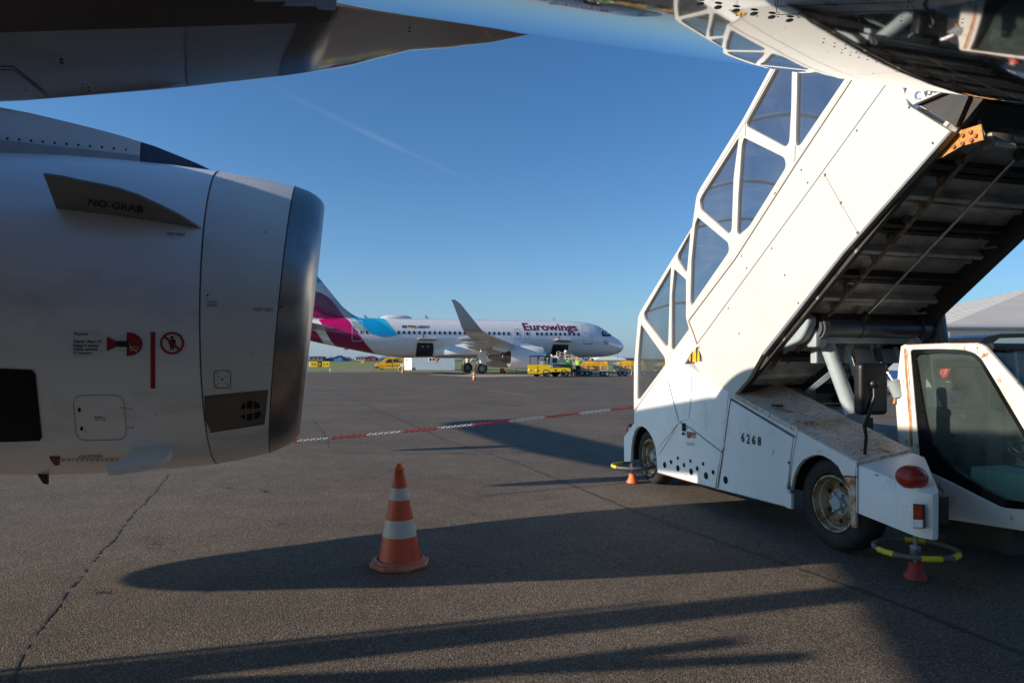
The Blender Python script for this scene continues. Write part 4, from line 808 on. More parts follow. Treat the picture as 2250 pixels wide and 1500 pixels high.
S('lamp_bezel', MB().prism([onF(*KB(*p), C2-.020) for p in [(410,998),(471,1003),(473,1138),(411,1136)]], (-.010,0,0)), M['ink'], None, cap)
S('rust_run', wrapm(MB().join(strip2d([KB(186,834), KB(208,838)], 2.0)).join(strip2d([KB(95,770), KB(170,748), KB(400,690)], .8)), lambda x, y: onF(x, y, C2-.0235)), M['rustline'], None, cap)
# ---- rubbing rings on stabiliser feet
def ring(c, rx, parts_y, foot_m, h0):
    c = Vector(c); N = 40; dc = (Vector((-c.x, -c.y, 0))).normalized()*rx*.12; pts = [c+Vector((math.cos(2*math.pi*k/N)*rx, math.sin(2*math.pi*k/N)*rx*.95, 0)) for k in range(N)]
    rg_ = S('stabiliser_ring', MB().tube(pts, .018, 10, closed=True), M['greyhose'], 50)
    for a0, a1 in parts_y: S('yellow_tape', MB().tube([c+Vector((math.cos(R(a0+(a1-a0)*k/6))*rx, math.sin(R(a0+(a1-a0)*k/6))*rx*.95, 0)) for k in range(7)], .021, 10), M['yellowtape'], 50, rg_)
    S('stabiliser_leg', MB().cyl(c+dc+Vector((0,0,h0)), c+dc+Vector((0,0,-.10)), .014, 10).rbox(c+dc, (.05,.06,.07), .01), M['grey'], 40, rg_)
    S('ring_spoke', MB().tube([c+dc/.12*-.97, c+dc/.12*.97], .011, 8), M['grey'], 40, rg_)
    S('stabiliser_foot', MB().lathe(c+dc+Vector((0,0,-c.z+.008)), (0,0,1), [(0,.075),(.02,.075),(.05,.055),(.10,.042),(.12,.045),(.12,.02)], 20), M[foot_m], 40, rg_)
rc = onZ(*KB(417,1254), .215)
ring((rc.x, rc.y, .215), .275, ((-128,-100),(-78,-55),(30,60),(165,195)), 'redfoot', .12)
rc = onZ(1392, 1027, .22); ring((rc.x+.06, rc.y+.15, .22), .26, ((95,150),(160,195)), 'orangefoot', .2)
S('tail_dome', MB().ball(onF(1386, 943, CF+.10), (.06,.07,.08), 14), M['redlens'], 50)
# ---- mirror
mc = [onP(*KB(*p), 4.46) for p in ((70,190),(255,190),(255,500),(70,500))]
mcc = (mc[0]+mc[2])/2; mw = (mc[1]-mc[0]).x; mh = (mc[0]-mc[3]).z
mir = S('wing_mirror', MB().rbox(mcc, (mw*.84, .10, mh*.96), .045, seg=6), M['blackpl'], 50)
mb0 = onP(*KB(130,745), 4.47)
S('mirror_arm', MB().tube([mcc+Vector((-.02,-.055,.06)), mcc+Vector((-.02,-.06,-.06)), onP(*KB(128,560), 4.40), onP(*KB(138,620), 4.42), onP(*KB(128,735), 4.45)], [.018,.018,.016,.013,.013], 10).lathe(mb0+Vector((0,-.02,-.03)), (0,0,1), [(0,.04),(.015,.036),(.03,.02),(.03,.001)], 16).ball(mcc+Vector((-.02,-.05,.04)), .04, 12), M['blackpl'], 50, mir)
# ---- driver cab
CC = 5.05; CE = 6.25
cabo = [(345,104),(366,95),(560,88),(765,85),(800,92),(826,108),(1034,345),(1270,690),(1400,900),(1400,1175),(1034,1152),(520,1073),(500,860),(455,760),(330,645),(315,430),(328,250)]
win = [(400,136),(412,125),(560,122),(700,127),(760,142),(802,176),(900,335),(1034,560),(1230,880),(1250,985),(1190,1035),(1034,1030),(920,1020),(620,868),(470,800),(452,740),(430,480)]
inn = [(420,150),(560,140),(700,147),(752,162),(790,196),(1010,566),(1190,885),(1195,965),(1120,1000),(940,975),(800,905),(640,800),(570,730),(520,650),(490,560),(460,400)]
cabs = S('cab', plate(sp(cabo, KB, CC), [rounded(sp(win, KB, CC), .05)], .05, sidefn(CC), .012), M['rustwhite'], 40)
S('window_seal', plate(rounded(sp(win, KB, CC), .05), [rounded(sp(inn, KB, CC), .05)], .04, sidefn(CC+.004)), M['blackgloss'], None, cabs)
S('cab_window', curve_mesh([rounded(sp(inn, KB, CC), .05)]).xf(sidefn(CC+.01)), M['cabglass'], None, cabs)
S('rust_run', wrapm(MB().join(strip2d([KB(358,118), KB(368,300), KB(385,500), KB(394,674)], 5.0)).join(strip2d([KB(370,130), KB(382,300), KB(395,520), KB(402,670)], 1.4)).join(strip2d([KB(366,97), KB(560,89), KB(765,86), KB(800,94)], 1.4)), lambda x, y: onF(x, y, CC-.027)), M['ruststreak'], None, cabs)
farw = sp(win, KB, CC); S('far_cab_side', plate(sp(cabo, KB, CC), [rounded(farw, .05)], .05, sidefn(CE), .01), M['rustwhite'], 40, cabs)
pr = onF(*KB(345,100), CC).y; ztop = onF(*KB(560,88), CC).z; zlow = onF(*KB(520,1073), CC).z
rwq = [onP(*KB(*p), pr-.02) for p in ((462,232),(812,230),(808,446),(470,448))]
rh = [(v.x, v.z) for v in rwq]
S('cab_rear_wall', plate([(CC,zlow),(CE,zlow),(CE,ztop),(CC,ztop)], [rounded(rh, .03)], .03, lambda v: (v[0], pr-.02+v[2], v[1])), M['tealdark'], None, cabs)
S('rear_window_seal', plate(rounded([(a_+s_*.012, b_+t__*.012) for (a_, b_), (s_, t__) in zip(rh, ((-1,1),(1,1),(1,-1),(-1,-1)))], .03), [rounded(rh, .03)], .045, lambda v: (v[0], pr-.02+v[2], v[1])), M['black'], None, cabs)
A_ = onF(*KB(826,108), CC); B_ = onF(*KB(1400,900), CC); zr0 = onF(*KB(366,95), CC)
S('cab_roof', MB().hexa([(CC+.026,zr0.y,ztop-.03),(CE-.026,zr0.y,ztop-.03),(CE-.026,A_.y+.02,A_.z-.01),(CC+.026,A_.y+.02,A_.z-.01),(CC+.026,zr0.y,ztop),(CE-.026,zr0.y,ztop),(CE-.026,A_.y,A_.z+.02),(CC+.026,A_.y,A_.z+.02)]), M['blackpl'], None, cabs)
wl = (B_-A_); nW = Vector((0, -wl.z, wl.y)).normalized(); nW = nW if nW.y < 0 else -nW
S('windscreen', MB().add([Vector((CC+.03,A_.y,A_.z))+wl*.05, Vector((CE-.03,A_.y,A_.z))+wl*.05, Vector((CE-.03,B_.y,B_.z))-wl*.03, Vector((CC+.03,B_.y,B_.z))-wl*.03], [(0,1,2,3)]), M['cabglass'], None, cabs)
S('windscreen_frame', MB().tube([Vector((CC+.03,A_.y,A_.z)), Vector((CE-.03,A_.y,A_.z))], .03, 8), M['blackpl'], 40, cabs); S('windscreen_frame', MB().tube([Vector((CC+.03,B_.y,B_.z)), Vector((CE-.03,B_.y,B_.z))], .03, 8), M['blackpl'], 40, cabs)
S('cab_nose', MB().hexa([(CC+.026,B_.y+.05,zlow+.1),(CE-.026,B_.y+.05,zlow+.1),(CE-.026,B_.y,zlow+.1),(CC+.026,B_.y,zlow+.1),(CC+.026,B_.y+.08,B_.z),(CE-.026,B_.y+.08,B_.z),(CE-.026,B_.y,B_.z),(CC+.026,B_.y,B_.z)]), M['rustwhite'], None, cabs)
S('cab_floor', hx(CC+.03,CE-.03,B_.y+.05,pr-.05,zlow+.06,zlow+.1), M['undark'], None, cabs)
dz_ = onP(*KB(720,815), 4.05).z
S('dashboard', MB().hexa([(CC+.06,B_.y+.1,zlow+.1),(CE-.06,B_.y+.1,zlow+.1),(CE-.06,4.28,zlow+.1),(CC+.06,4.28,zlow+.1),(CC+.06,B_.y+.1,dz_-.02),(CE-.06,B_.y+.1,dz_-.02),(CE-.06,4.22,dz_),(CC+.06,4.22,dz_)]), M['teal'], 30, cabs)
S('dashboard_groove', MB().box((CC+.42,4.0,dz_-.07), (.03,.5,.16)), M['tealdark'], None, cabs)
sc2 = onP(*KB(785,640), 4.62)
seat = S('seat', MB().rbox((sc2.x, 4.64, sc2.z+.0), (.46,.12,.52), .09, seg=5).rbox((sc2.x, 4.42, sc2.z-.28), (.48,.46,.14), .06, seg=4), M['seat'], 60, cabs)
rbm = MB()
for k in range(4):
    rbm.tube([Vector((sc2.x-.02-.035*k, 4.57, sc2.z+.10-.02*k)), Vector((sc2.x+.02, 4.565, sc2.z+.02-.045*k)), Vector((sc2.x+.02+.03*k, 4.57, sc2.z-.14))], .006, 6)
S('seat_stitching', rbm, M['darkgrey'], None, seat)
stw = Vector((sc2.x-.02, 4.14, dz_+.09)); Mt = Matrix.Rotation(R(28), 3, 'X')
S('steering_wheel', MB().tube([stw+Mt @ Vector((math.cos(2*math.pi*k/24)*.17, math.sin(2*math.pi*k/24)*.17, 0)) for k in range(24)], .012, 8, closed=True).cyl(stw, stw+Vector((0,-.1,-.2)), .02).cyl(stw+Mt @ Vector((-.17,0,0)), stw+Mt @ Vector((.17,0,0)), .01), M['blackpl'], 40, cabs)
S('roof_aerial', MB().tube([onF(*KB(632,76), CC+.1), onF(*KB(668,68), CC+.1), onF(*KB(692,78), CC+.1)], .008, 6), M['blackpl'], None, cabs)
S('cab_underskirt', hx(CC+.08,CE-.1,3.9,pr,zlow-.16,zlow+.06), M['undark'], None, cabs)
# ---- lifting gear between ramp and chassis
def bar(name, a, b, fa, fb, r_, m, n=4, par=None, end=True):
    p, q = onF(*K7(*a), fa), onF(*K7(*b), fb); mb = MB().tube([p, q], r_, n); return S(name, mb, M[m] if isinstance(m, str) else m, 40 if n > 6 else None, par)
gp = rounded(sp([(428,156),(468,190),(500,210),(500,270),(470,345),(438,400),(400,425),(268,476),(236,470),(212,408)], K7, 4.26), .05)
S('pivot_cover', plate(gp, [], .10, sidefn(4.27), .02), M['lift'], 50)
S('cover_screw', MB().ball(onF(*K7(384,272), 4.215), (.006,.012,.012), 8).ball(onF(*K7(254,401), 4.215), (.006,.01,.01), 8).ball(onF(*K7(425,180), 4.215), (.006,.008,.008), 8), M['ink'])
bp = onF(*K7(545,300), 4.36); rB = .085
S('cross_shaft', MB().cyl((4.34,bp.y,bp.z), (5.62,bp.y,bp.z), rB, 20).cyl((4.36,bp.y,bp.z), (4.42,bp.y,bp.z), rB*1.25, 20).cyl((5.48,bp.y,bp.z), (5.56,bp.y,bp.z), rB*1.25, 20).cyl((4.80,bp.y,bp.z), (4.84,bp.y,bp.z), rB*1.08, 20), M['grey2'], 40)
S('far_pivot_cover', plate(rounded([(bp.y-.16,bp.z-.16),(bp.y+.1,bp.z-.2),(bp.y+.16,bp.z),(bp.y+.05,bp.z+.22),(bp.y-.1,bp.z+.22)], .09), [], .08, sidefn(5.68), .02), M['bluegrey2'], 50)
lb = onF(*K7(560,375), 4.42); S('lift_crossbeam', MB().rbox(((4.40+5.56)/2, lb.y, lb.z), (1.16,.12,.12), .012), M['lift'])
S('lift_crossbeam', MB().rbox(((4.46+5.50)/2, lb.y+.12, lb.z-.17), (1.04,.08,.14), .012), M['lift'])
S('beam_end', MB().rbox(onF(*K7(540,385), 4.38), (.12,.13,.17), .03), M['lift'], 40)
bar('main_strut', (612,400), (835,1005), 4.50, 4.62, .062, 'lift', 16)
bar('main_strut', (1330,400), (1640,930), 5.30, 5.42, .055, 'lift', 16)
for a, b, f_, r_, m_ in (((800,350),(872,690),4.78,.032,'rusty'), ((790,450),(860,700),4.70,.028,'lift'), ((970,388),(1035,560),5.0,.022,'rusty'), ((1010,385),(1055,470),5.05,.02,'lift'), ((1185,460),(1290,690),5.3,.026,'lift')):
    bar('lift_link', a, b, f_, f_+.02, r_, m_, 4)
bar('hydraulic_cylinder', (1030,470), (1065,575), 5.02, 5.04, .032, 'undark', 12); bar('hydraulic_cylinder', (1065,570), (1180,745), 5.04, 5.06, .017, 'chrome', 12)
bar('hydraulic_cylinder', (1168,735), (1225,860), 5.0, 5.05, .055, 'lift', 16)
bar('hydraulic_cylinder', (288,478), (120,692), 4.36, 4.40, .026, 'rusty', 10); bar('hydraulic_rod', (258,478), (58,722), 4.34, 4.38, .012, 'chrome', 10); bar('hydraulic_rod', (236,478), (45,716), 4.36, 4.40, .007, 'undark', 8)
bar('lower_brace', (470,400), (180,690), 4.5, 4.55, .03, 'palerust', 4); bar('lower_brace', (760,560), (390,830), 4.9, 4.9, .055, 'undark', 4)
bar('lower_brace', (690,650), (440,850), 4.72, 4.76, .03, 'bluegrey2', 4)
bar('lower_brace', (1290,250), (1180,470), 5.45, 5.45, .03, 'undark', 4)
bar('hose', (820,700), (880,720), 4.7, 4.66, .012, 'black', 8); bar('hose', (1190,870), (1178,925), 5.02, 5.0, .010, 'orange_rust', 6)
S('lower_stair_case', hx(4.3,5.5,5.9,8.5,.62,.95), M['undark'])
S('brown_duct', MB().rbox((4.8,6.05,1.22), (.5,.3,.16), .03), M['rust2'])
# ---- upper platform end at the aircraft door
pend = sp([(1522,598),(1574,652),(1600,640),(1758,573),(1900,505),(1980,440),(1700,470),(1540,545)], K4, 4.11)
plat = S('platform_end_panel', plate(pend, [], .04, sidefn(4.11), .005), M['stair'], 30)
S('maker_lettering', wrapm(fit(text2d('KAR', .02, 1.05), [K4(1630,566), K4(1722,524), K4(1735,562), K4(1641,598)]), lambda x, y: onF(x, y, 4.085)), M['darkblue'], None, plat)
S('maker_emblem', wrapm(MB().join(strip2d([K4(*p) for p in arc_pts(1602,590,22,22,70,300)], 1.6)).join(strip2d([K4(*p) for p in arc_pts(1594,592,20,26,100,250)], 1.2)), lambda x, y: onF(x, y, 4.084)), M['emblemblue'], None, plat)
def qd(name, pts, fs, th, m):
    v = [onF(*K4(*p), f) for p, f in zip(pts, fs)]; return S(name, MB().prism(v, th), M[m])
PF = [onF(*K4(1575,652), 4.14), onF(*K4(1828,800), 4.14)]
S('platform_underside', MB().hexa([(4.14,PF[0].y,PF[0].z+.02),(5.6,PF[0].y,PF[0].z+.02),(5.6,PF[1].y-.0,PF[1].z+.10),(4.14,PF[1].y,PF[1].z+.02),(4.14,PF[0].y-.1,PF[0].z+.2),(5.6,PF[0].y-.1,PF[0].z+.2),(5.6,PF[1].y-.1,PF[1].z+.3),(4.14,PF[1].y-.1,PF[1].z+.2)]), M['undark'])
def b4(name, a, b, fa, fb, r_, m, n=4):
    p, q = onF(*K4(*a), fa), onF(*K4(*b), fb); return S(name, MB().tube([p, q], r_, n), M[m])
b4('platform_beam', (1600,635), (2020,700), 4.14, 4.75, .022, 'grey'); b4('platform_beam', (1600,668), (1840,806), 4.20, 4.20, .012, 'undark')
b4('platform_beam', (2080,730), (2260,650), 4.75, 5.2, .055, 'ltgrey'); b4('platform_beam', (2030,690), (2030,800), 4.7, 4.7, .028, 'palerust'); b4('platform_beam', (1700,650), (1880,745), 4.35, 4.45, .016, 'palerust')
b4('platform_beam', (2000,800), (2260,790), 4.6, 5.1, .03, 'undark')
gus = [onF(*K4(*p), 4.2) for p in [(1698,985),(1745,925),(1828,806),(1880,800),(1985,768),(2000,865),(1860,905),(1745,972)]]
gu = S('rusty_gusset', MB().prism(gus, (.012,0,0)), M['orange_rust'])
gb = MB()
for u, v in ((1822,858),(1875,838),(1925,818),(1820,908),(1875,888),(1930,868),(1955,840)): gb.lathe(onF(*K4(u, v), 4.2), (-1,0,0), [(0,.014),(.014,.014),(.015,.001)], 8)
S('gusset_bolt', gb, M['rust'], None, gu)
lc = onF(*K4(2088,882), 4.45)
lamp = S('work_lamp', MB().rbox(lc, (.205,.10,.095), .02, M=Matrix.Rotation(R(-18), 3, 'X')), M['lampcase'], 40)
S('lamp_lens', MB().rbox(lc+Vector((0,-.05,-.016)), (.175,.012,.07), .005, M=Matrix.Rotation(R(-18), 3, 'X')), M['clear'], None, lamp)
S('lamp_bracket', MB().tube([lc+Vector((-.12,.0,.02)), lc+Vector((-.13,.03,.14)), lc+Vector((-.1,.05,.22))], .012, 6), M['ltgrey'], None, lamp)
# ============================================================ the parked aircraft across the apron
PR = R(15.0)
pbase = Matrix.Rotation(-PR, 3, 'Z') @ Vector((12.9, 79.0, 0))
PA = Thing('airliner', 'white, burgundy and turquoise Eurowings airliner parked across the apron with open cargo doors', 'airliner', pbase, PR)
pk = airliner(PA, 0.0, 56, False, None); PP = PA.part
pbv = bvh_of([pk['fus_mb'], pk['fin_mb']], PR)
pc = [caster(pbv, .012+.006*k) for k in range(5)]
pbf = bvh_of([pk['fus_mb'], pk['fin_mb'], pk['fair_mb']], PR); pcf = caster(pbf, .02)
M['liv_burg'] = mat('burgundy_livery', (.14,.004,.055), .25, coat=.5); M['liv_mag'] = mat('magenta_livery', (.50,.002,.125), .25, coat=.5); M['liv_low'] = mat('dark_burgundy_livery', (.22,.003,.058), .25, coat=.5)
M['liv_blue'] = mat('blue_livery', (.004,.34,.64), .25, coat=.5); M['liv_cyan'] = mat('turquoise_livery', (.02,.52,.70), .25, coat=.5); M['liv_grey'] = mat('silver_livery', (.33,.36,.40), .25, coat=.5); M['liv_grey2'] = mat('light_silver_livery', (.50,.50,.52), .25, coat=.5)
M['wordmark'] = mat('burgundy_lettering', (.17,.003,.055), .4); M['winglass'] = mat('dark_window', (.02,.028,.05), .12, coat=.5); M['frame'] = mat('thin_grey_outline', (.28,.29,.31), .6)
def G1(u, v): return 660+u/6.25, 600+v/6.25
def G2(u, v): return 900+u/7.5, 640+v/7.5
def G3(u, v): return 1130+u/6.618, 680+v/6.618
def pdec(name, mb, m, lv=0, step=1.6, parent=None, fn=None): return PP(name, wrapm(mb, fn or pc[lv], step), M[m] if isinstance(m, str) else m, None, parent or pk['fus'])
def g1(p): return [G1(*q) for q in p]
def g2(p): return [G2(*q) for q in p]
def g3(p): return [G3(*q) for q in p]
LV = [('silver_swoosh','liv_grey2',[(120,120),(300,120),(560,400),(690,560),(735,640),(600,615),(520,560),(380,400),(280,290),(120,250)],0),
 ('silver_swoosh','liv_grey',[(365,310),(450,345),(530,388),(600,450),(685,548),(728,612),(690,625),(606,612),(520,490),(440,400)],1),
 ('blue_tail_top','liv_blue',[(60,-260),(120,-160),(250,50),(302,122),(235,134),(60,150)],1),
 ('burgundy_swoosh','liv_burg',[(60,240),(218,255),(280,268),(350,308),(420,365),(500,460),(608,614),(430,608),(330,578),(190,515),(60,470)],2),
 ('magenta_swoosh','liv_mag',[(60,470),(190,512),(330,575),(430,605),(608,612),(665,655),(720,735),(840,897),(700,852),(560,832),(460,808),(330,764),(312,752),(290,690),(240,632),(180,606),(60,590)],2),
 ('dark_swoosh','liv_low',[(322,754),(460,806),(560,830),(700,850),(836,892),(925,1000),(1035,1120),(860,1100),(700,1070),(500,1010),(420,930),(375,850)],2),
 ('dark_swoosh','liv_low',[(100,775),(205,793),(250,850),(318,965),(150,940),(60,910)],2),
 ('silver_door_patch','liv_grey',[(690,640),(735,655),(845,700),(930,792),(1005,845),(900,815),(820,790),(740,745)],1),
 ('blue_swoosh','liv_blue',[(672,540),(700,552),(760,585),(850,608),(935,606),(1060,645),(1180,718),(1280,798),(1328,845),(1250,868),(1180,876),(1080,866),(1000,842),(930,792),(850,722),(780,662),(715,605)],2),
 ('turquoise_swoosh','liv_cyan',[(935,606),(1130,618),(1190,675),(1260,765),(1328,845),(1280,800),(1180,720),(1060,650)],3)]
for nm, m_, p, lv in LV: pdec(nm, poly2d(g1(p)), m_, lv)
# wrap in side view coordinates (distance from nose, height)
def side(s, z, lift=.018):
    w_, tp, bt = fsec(s); zc = (tp+bt)/2; h = (tp-bt)/2; q = (z-zc)/h
    if abs(q) >= 1: return None
    y = -w_*math.sqrt(1-q*q); n = Vector((0, y/w_**2, (z-zc)/h**2)).normalized(); return Vector((-s, y, z))+n*lift+pbase
def sw(name, mb, m, lift=.018, step=.3, parent=None, label=None): return PP(name, wrapm(mb, lambda x, y: side(-x, y, lift), step), M[m], None, parent or pk['fus'], label)
WZ = 4.30
def pwin(s):
    f = sw('window_frame', disc2d((-s, WZ), .155, .215, 14), 'frame', .016); sw('cabin_window', disc2d((-s, WZ), .112, .165, 12), 'winglass', .021, .3, f)
s = 6.25; wi = 0
while s < 31.0:
    if not (11.35 < s < 13.9): pwin(s)
    s += .533
for s in (12.15, 13.25):
    pwin(s); sw('exit_outline', strip2d(closed(rounded([(-s-.29,WZ-.55),(-s+.29,WZ-.55),(-s+.29,WZ+.52),(-s-.29,WZ+.52)], .2)), .035), 'frame', .018)
tm = fit(text2d('Eurowings', .022), [(-12.62,5.50),(-6.38,5.50),(-6.28,4.42),(-12.42,4.42)]); sw('wordmark', tm, 'wordmark', .024, .35)
sw('registration', fit(text2d('D-AEWV', .035, 1.05), [(-24.42,5.06),(-22.75,5.06),(-22.75,4.76),(-24.42,4.76)]), 'ink', .02, .3)
sw('flag', poly2d([(-25.6,4.80),(-25.12,4.80),(-25.12,5.06),(-25.6,5.06)]), 'flagblue', .018)
st = MB()
for k in range(12): st.join(disc2d((-25.36+.085*math.cos(k*math.pi/6), 4.93+.085*math.sin(k*math.pi/6)), .014, .014, 5))
sw('flag_stars', st, 'yellow', .023)
for k, m_ in enumerate(('flaggold', 'flagred', 'ink')): sw('flag', poly2d([(-25.0,4.80+.087*k),(-24.5,4.80+.087*k),(-24.5,4.887+.087*k),(-25.0,4.887+.087*k)]), m_, .018)
pdec('rear_door_outline', strip2d(closed(rounded(g1([(712,660),(848,660),(848,900),(836,930),(718,930),(710,918)]), 2.2)), .75), 'white', 4)
pdec('front_door_outline', strip2d(closed(g3([(978,230),(1085,226),(1105,300),(1128,400),(1133,480),(1120,495),(1012,495),(1004,440)])), .55), 'frame', 3)
pdec('door_sill', strip2d(g3([(1000,482),(1010,498),(1128,498),(1138,482)]), 1.0), 'darkgrey', 4)
pdec('door_window', MB().join(disc2d(G3(1036,342), 1.1, 1.5, 10)), 'winglass', 4, None)
pdec('door_window', MB().join(disc2d(G1(747,777), 1.4, 1.3, 10)), 'winglass', 4, None)
cw = pdec('cockpit_glazing', poly2d(g3([(1270,322),(1300,312),(1352,320),(1385,350),(1412,378),(1392,392),(1340,390),(1285,392),(1274,365)])), 'ink', 3)
pdec('cockpit_pane', MB().join(poly2d(g3([(1290,328),(1320,322),(1325,368),(1305,360)]))).join(poly2d(g3([(1332,326),(1352,330),(1378,362),(1338,368)]))), 'winlight', 4, 1.6, cw)
em = [('emblem_stripe','liv_blue',[(1290,468),(1305,450),(1322,440),(1318,452),(1300,470)]), ('emblem_stripe','liv_mag',[(1296,486),(1318,468),(1338,450),(1356,450),(1340,468),(1310,492)]), ('emblem_stripe','liv_low',[(1318,508),(1340,480),(1372,462),(1366,482),(1335,512)]), ('emblem_stripe','liv_grey',[(1355,498),(1378,488),(1372,498)])]
for nm, m_, p in em: pdec(nm, poly2d(g3(p)), m_, 4)
# open holds: flat patch painted dark as the shaded bay, with lining, sill and raised door
def hold(poly, flap, flap_m, K, lights):
    h = PP('cargo_hold', wrapm(poly2d([K(*q) for q in poly]), pcf, 2.5), M['holddark'], None, pk['fus'])
    xs = [K(*q)[0] for q in flap]
    v = [pcf(*K(*q)) for q in flap[:2]]
    if v[0] and v[1]:
        out = Vector((0,-1.15,.18)); hb = MB(); n = 8; rg = []
        for j in range(n+1):
            t = j/n; o_ = Vector((0, -1.25*t, .10*math.sin(math.pi*t*.9)+.02))
            rg.append([v[0]+o_, v[1]+o_, v[1]+o_+Vector((0,0,.09)), v[0]+o_+Vector((0,0,.09))])
        PP('cargo_door', hb.loft(rg), M['wingf'], 40, h)
        PP('door_lining', MB().add([v[0]+Vector((0,-1.2,.0)), v[1]+Vector((0,-1.2,0)), v[1]+Vector((0,-.03,-.02)), v[0]+Vector((0,-.03,-.02))], [(0,1,2,3)]), M['holdlining'], None, h)
        PP('door_actuator', MB().cyl(v[0].lerp(v[1], .3)+Vector((0,-.1,.1)), v[0].lerp(v[1], .3)+Vector((0,-.0,.55)), .06, 8), M['redd'], None, h)
    for q in lights: PP('hold_lit_patch', wrapm(poly2d([K(*p) for p in q]), caster(pbf, .028), None), M['frame'], None, h)  # pale squares painted as lit spots inside the bay
    PP('hold_frame', wrapm(strip2d(closed([K(*q) for q in poly]), .6), caster(pbf, .032), 2), M['frame'], None, h)
hold([(122,845),(380,850),(395,900),(392,1010),(375,1066),(98,1070),(108,980)], [(130,800),(430,805)], None, G2, ([(200,895),(232,895),(232,920),(200,920)], [(285,895),(318,895),(318,920),(285,920)]))
hold([(556,520),(570,505),(790,510),(775,600),(762,690),(535,700),(520,662),(545,580)], [(580,455),(800,470)], None, G3, ([(690,530),(705,530),(705,600),(690,600)], [(730,540),(740,540),(740,590),(730,590)]))
M_b = [(-23.05,5.85,.42,.0,.9), ]
# roof fittings
PP('satcom_dome', MB().loft([[Vector((-(26.1+1.75*math.cos(a)*math.cos(e)), .55*math.sin(a)*math.cos(e), 5.84+.44*math.sin(e)))+pbase for a in [2*math.pi*k/24 for k in range(24)]] for e in [R(x) for x in (-10,8,25,45,65,89)]]), M['white'], 60, pk['fus'])
for s, h, c_ in ((28.9,.32,.4),(22.5,.42,.5),(8.1,.42,.5)):
    PP('blade_antenna', MB().loft([[Vector((-s,-.03,5.82))+pbase, Vector((-s,.03,5.82))+pbase, Vector((-s-c_,0,5.82))+pbase], [Vector((-s-.3,-.01,5.85+h))+pbase, Vector((-s-.3,.01,5.85+h))+pbase, Vector((-s-.5,0,5.85+h))+pbase]]), M['white'], None, pk['fus'])
for s in (17.3,16.9,12.9,10.2): PP('roof_fitting', MB().rbox(Vector((-s,0,5.88))+pbase, (.35,.1,.10), .02), M['white'], None, pk['fus'])
PP('drain_mast', MB().rbox(Vector((-31.2,-.5,2.58))+pbase, (.5,.12,.12), .05), M['wingf'], None, pk['fus'])
PP('tail_bump', MB().rbox(Vector((-25.2,-.5,1.72))+pbase, (1.8,.06,.06), .02), M['darkgrey'], None, pk['fus'])
sw('fairing_line', strip2d([(-13.2,3.3),(-12.2,3.35),(-11.2,3.2),(-10.4,2.8)], .04), 'frame', .018)
# chocks by the main wheels
for s, y, lab in ((18.55,-3.8,'yellow chock behind the near main wheels of the parked airliner'), (16.9,-3.8,'yellow chock in front of the near main wheels of the parked airliner')):
    v = Matrix.Rotation(PR, 3, 'Z') @ (Vector((-s, y, 0))+pbase); single('wheel_chock', MB().prism([(v.x-.22,v.y-.3,.006),(v.x+.22,v.y-.3,.006),(v.x,v.y-.3,.26)], (0,.55,0)), M['yellowtape'], lab, 'wheel chock')
# ============================================================ cones, chain, and everything beyond
def cone(c, h, lab, near=False):
    c = Vector(c); T = Thing('traffic_cone', lab, 'traffic cone', c, 0, None); k = h/.79; n = 40 if near else 14
    def prof(z0, z1, m=8, lift=0): return [(z0+(z1-z0)*i/m, k*(.172-(z0+(z1-z0)*i/m)/k*.181+lift)) for i in range(m+1)]
    b = MB(); oc = []
    for z, r_ in ((.004,.235),(.022,.240),(.034,.228),(.042,.192),(.045,.180)): oc.append([c+Vector((math.cos(R(22.5+45*q))*r_*k*(1), math.sin(R(22.5+45*q))*r_*k, z*k)) for q in range(8)])
    bb = T.part('cone_base', b.loft(oc), M['conebase'])
    if near: T.part('base_collar', MB().lathe(c, (0,0,1), [(.040*k,.190*k),(.052*k,.188*k),(.058*k,.176*k)], n), M['conebase'], 50, bb)
    T.part('cone_body', MB().lathe(c, (0,0,1), prof(.045*k, .745*k)+[(.750*k,.033*k)], n), M['conered'], 50)
    for z0, z1 in ((.235,.365),(.515,.608)): T.part('reflective_band', MB().lathe(c, (0,0,1), prof(z0*k, z1*k, 4, .0035), n), M['refl'], 50)
    if near:
        tp = MB().lathe(c, (0,0,1), [(.742*k,.041*k),(.750*k,.043*k),(.757*k,.034*k),(.775*k,.028*k),(.79*k,.018*k),(.792*k,.010*k),(.77*k,.008*k)], 20); T.part('cone_tip', tp, M['conetip'], 40)
    return T
cp = gz(878, 1240); cone((cp.x, cp.y, 0), .785, 'large orange and white traffic cone standing in the foreground shadow', True)
for px, py, h, lab in ((1042,834.6,.68,'small orange and white cone by the main wheels of the parked airliner'), (885,819.5,.66,'small traffic cone at the apron edge in front of the yellow van'), (1134.5,819.8,.55,'tiny traffic cone beneath the engine of the parked airliner'), (1388,826.0,.5,'small orange cone between the baggage carts')):
    p = gz(px, py); cone((p.x, p.y, 0), h, lab).o['group'] = 'small traffic cones around the parked airliner'
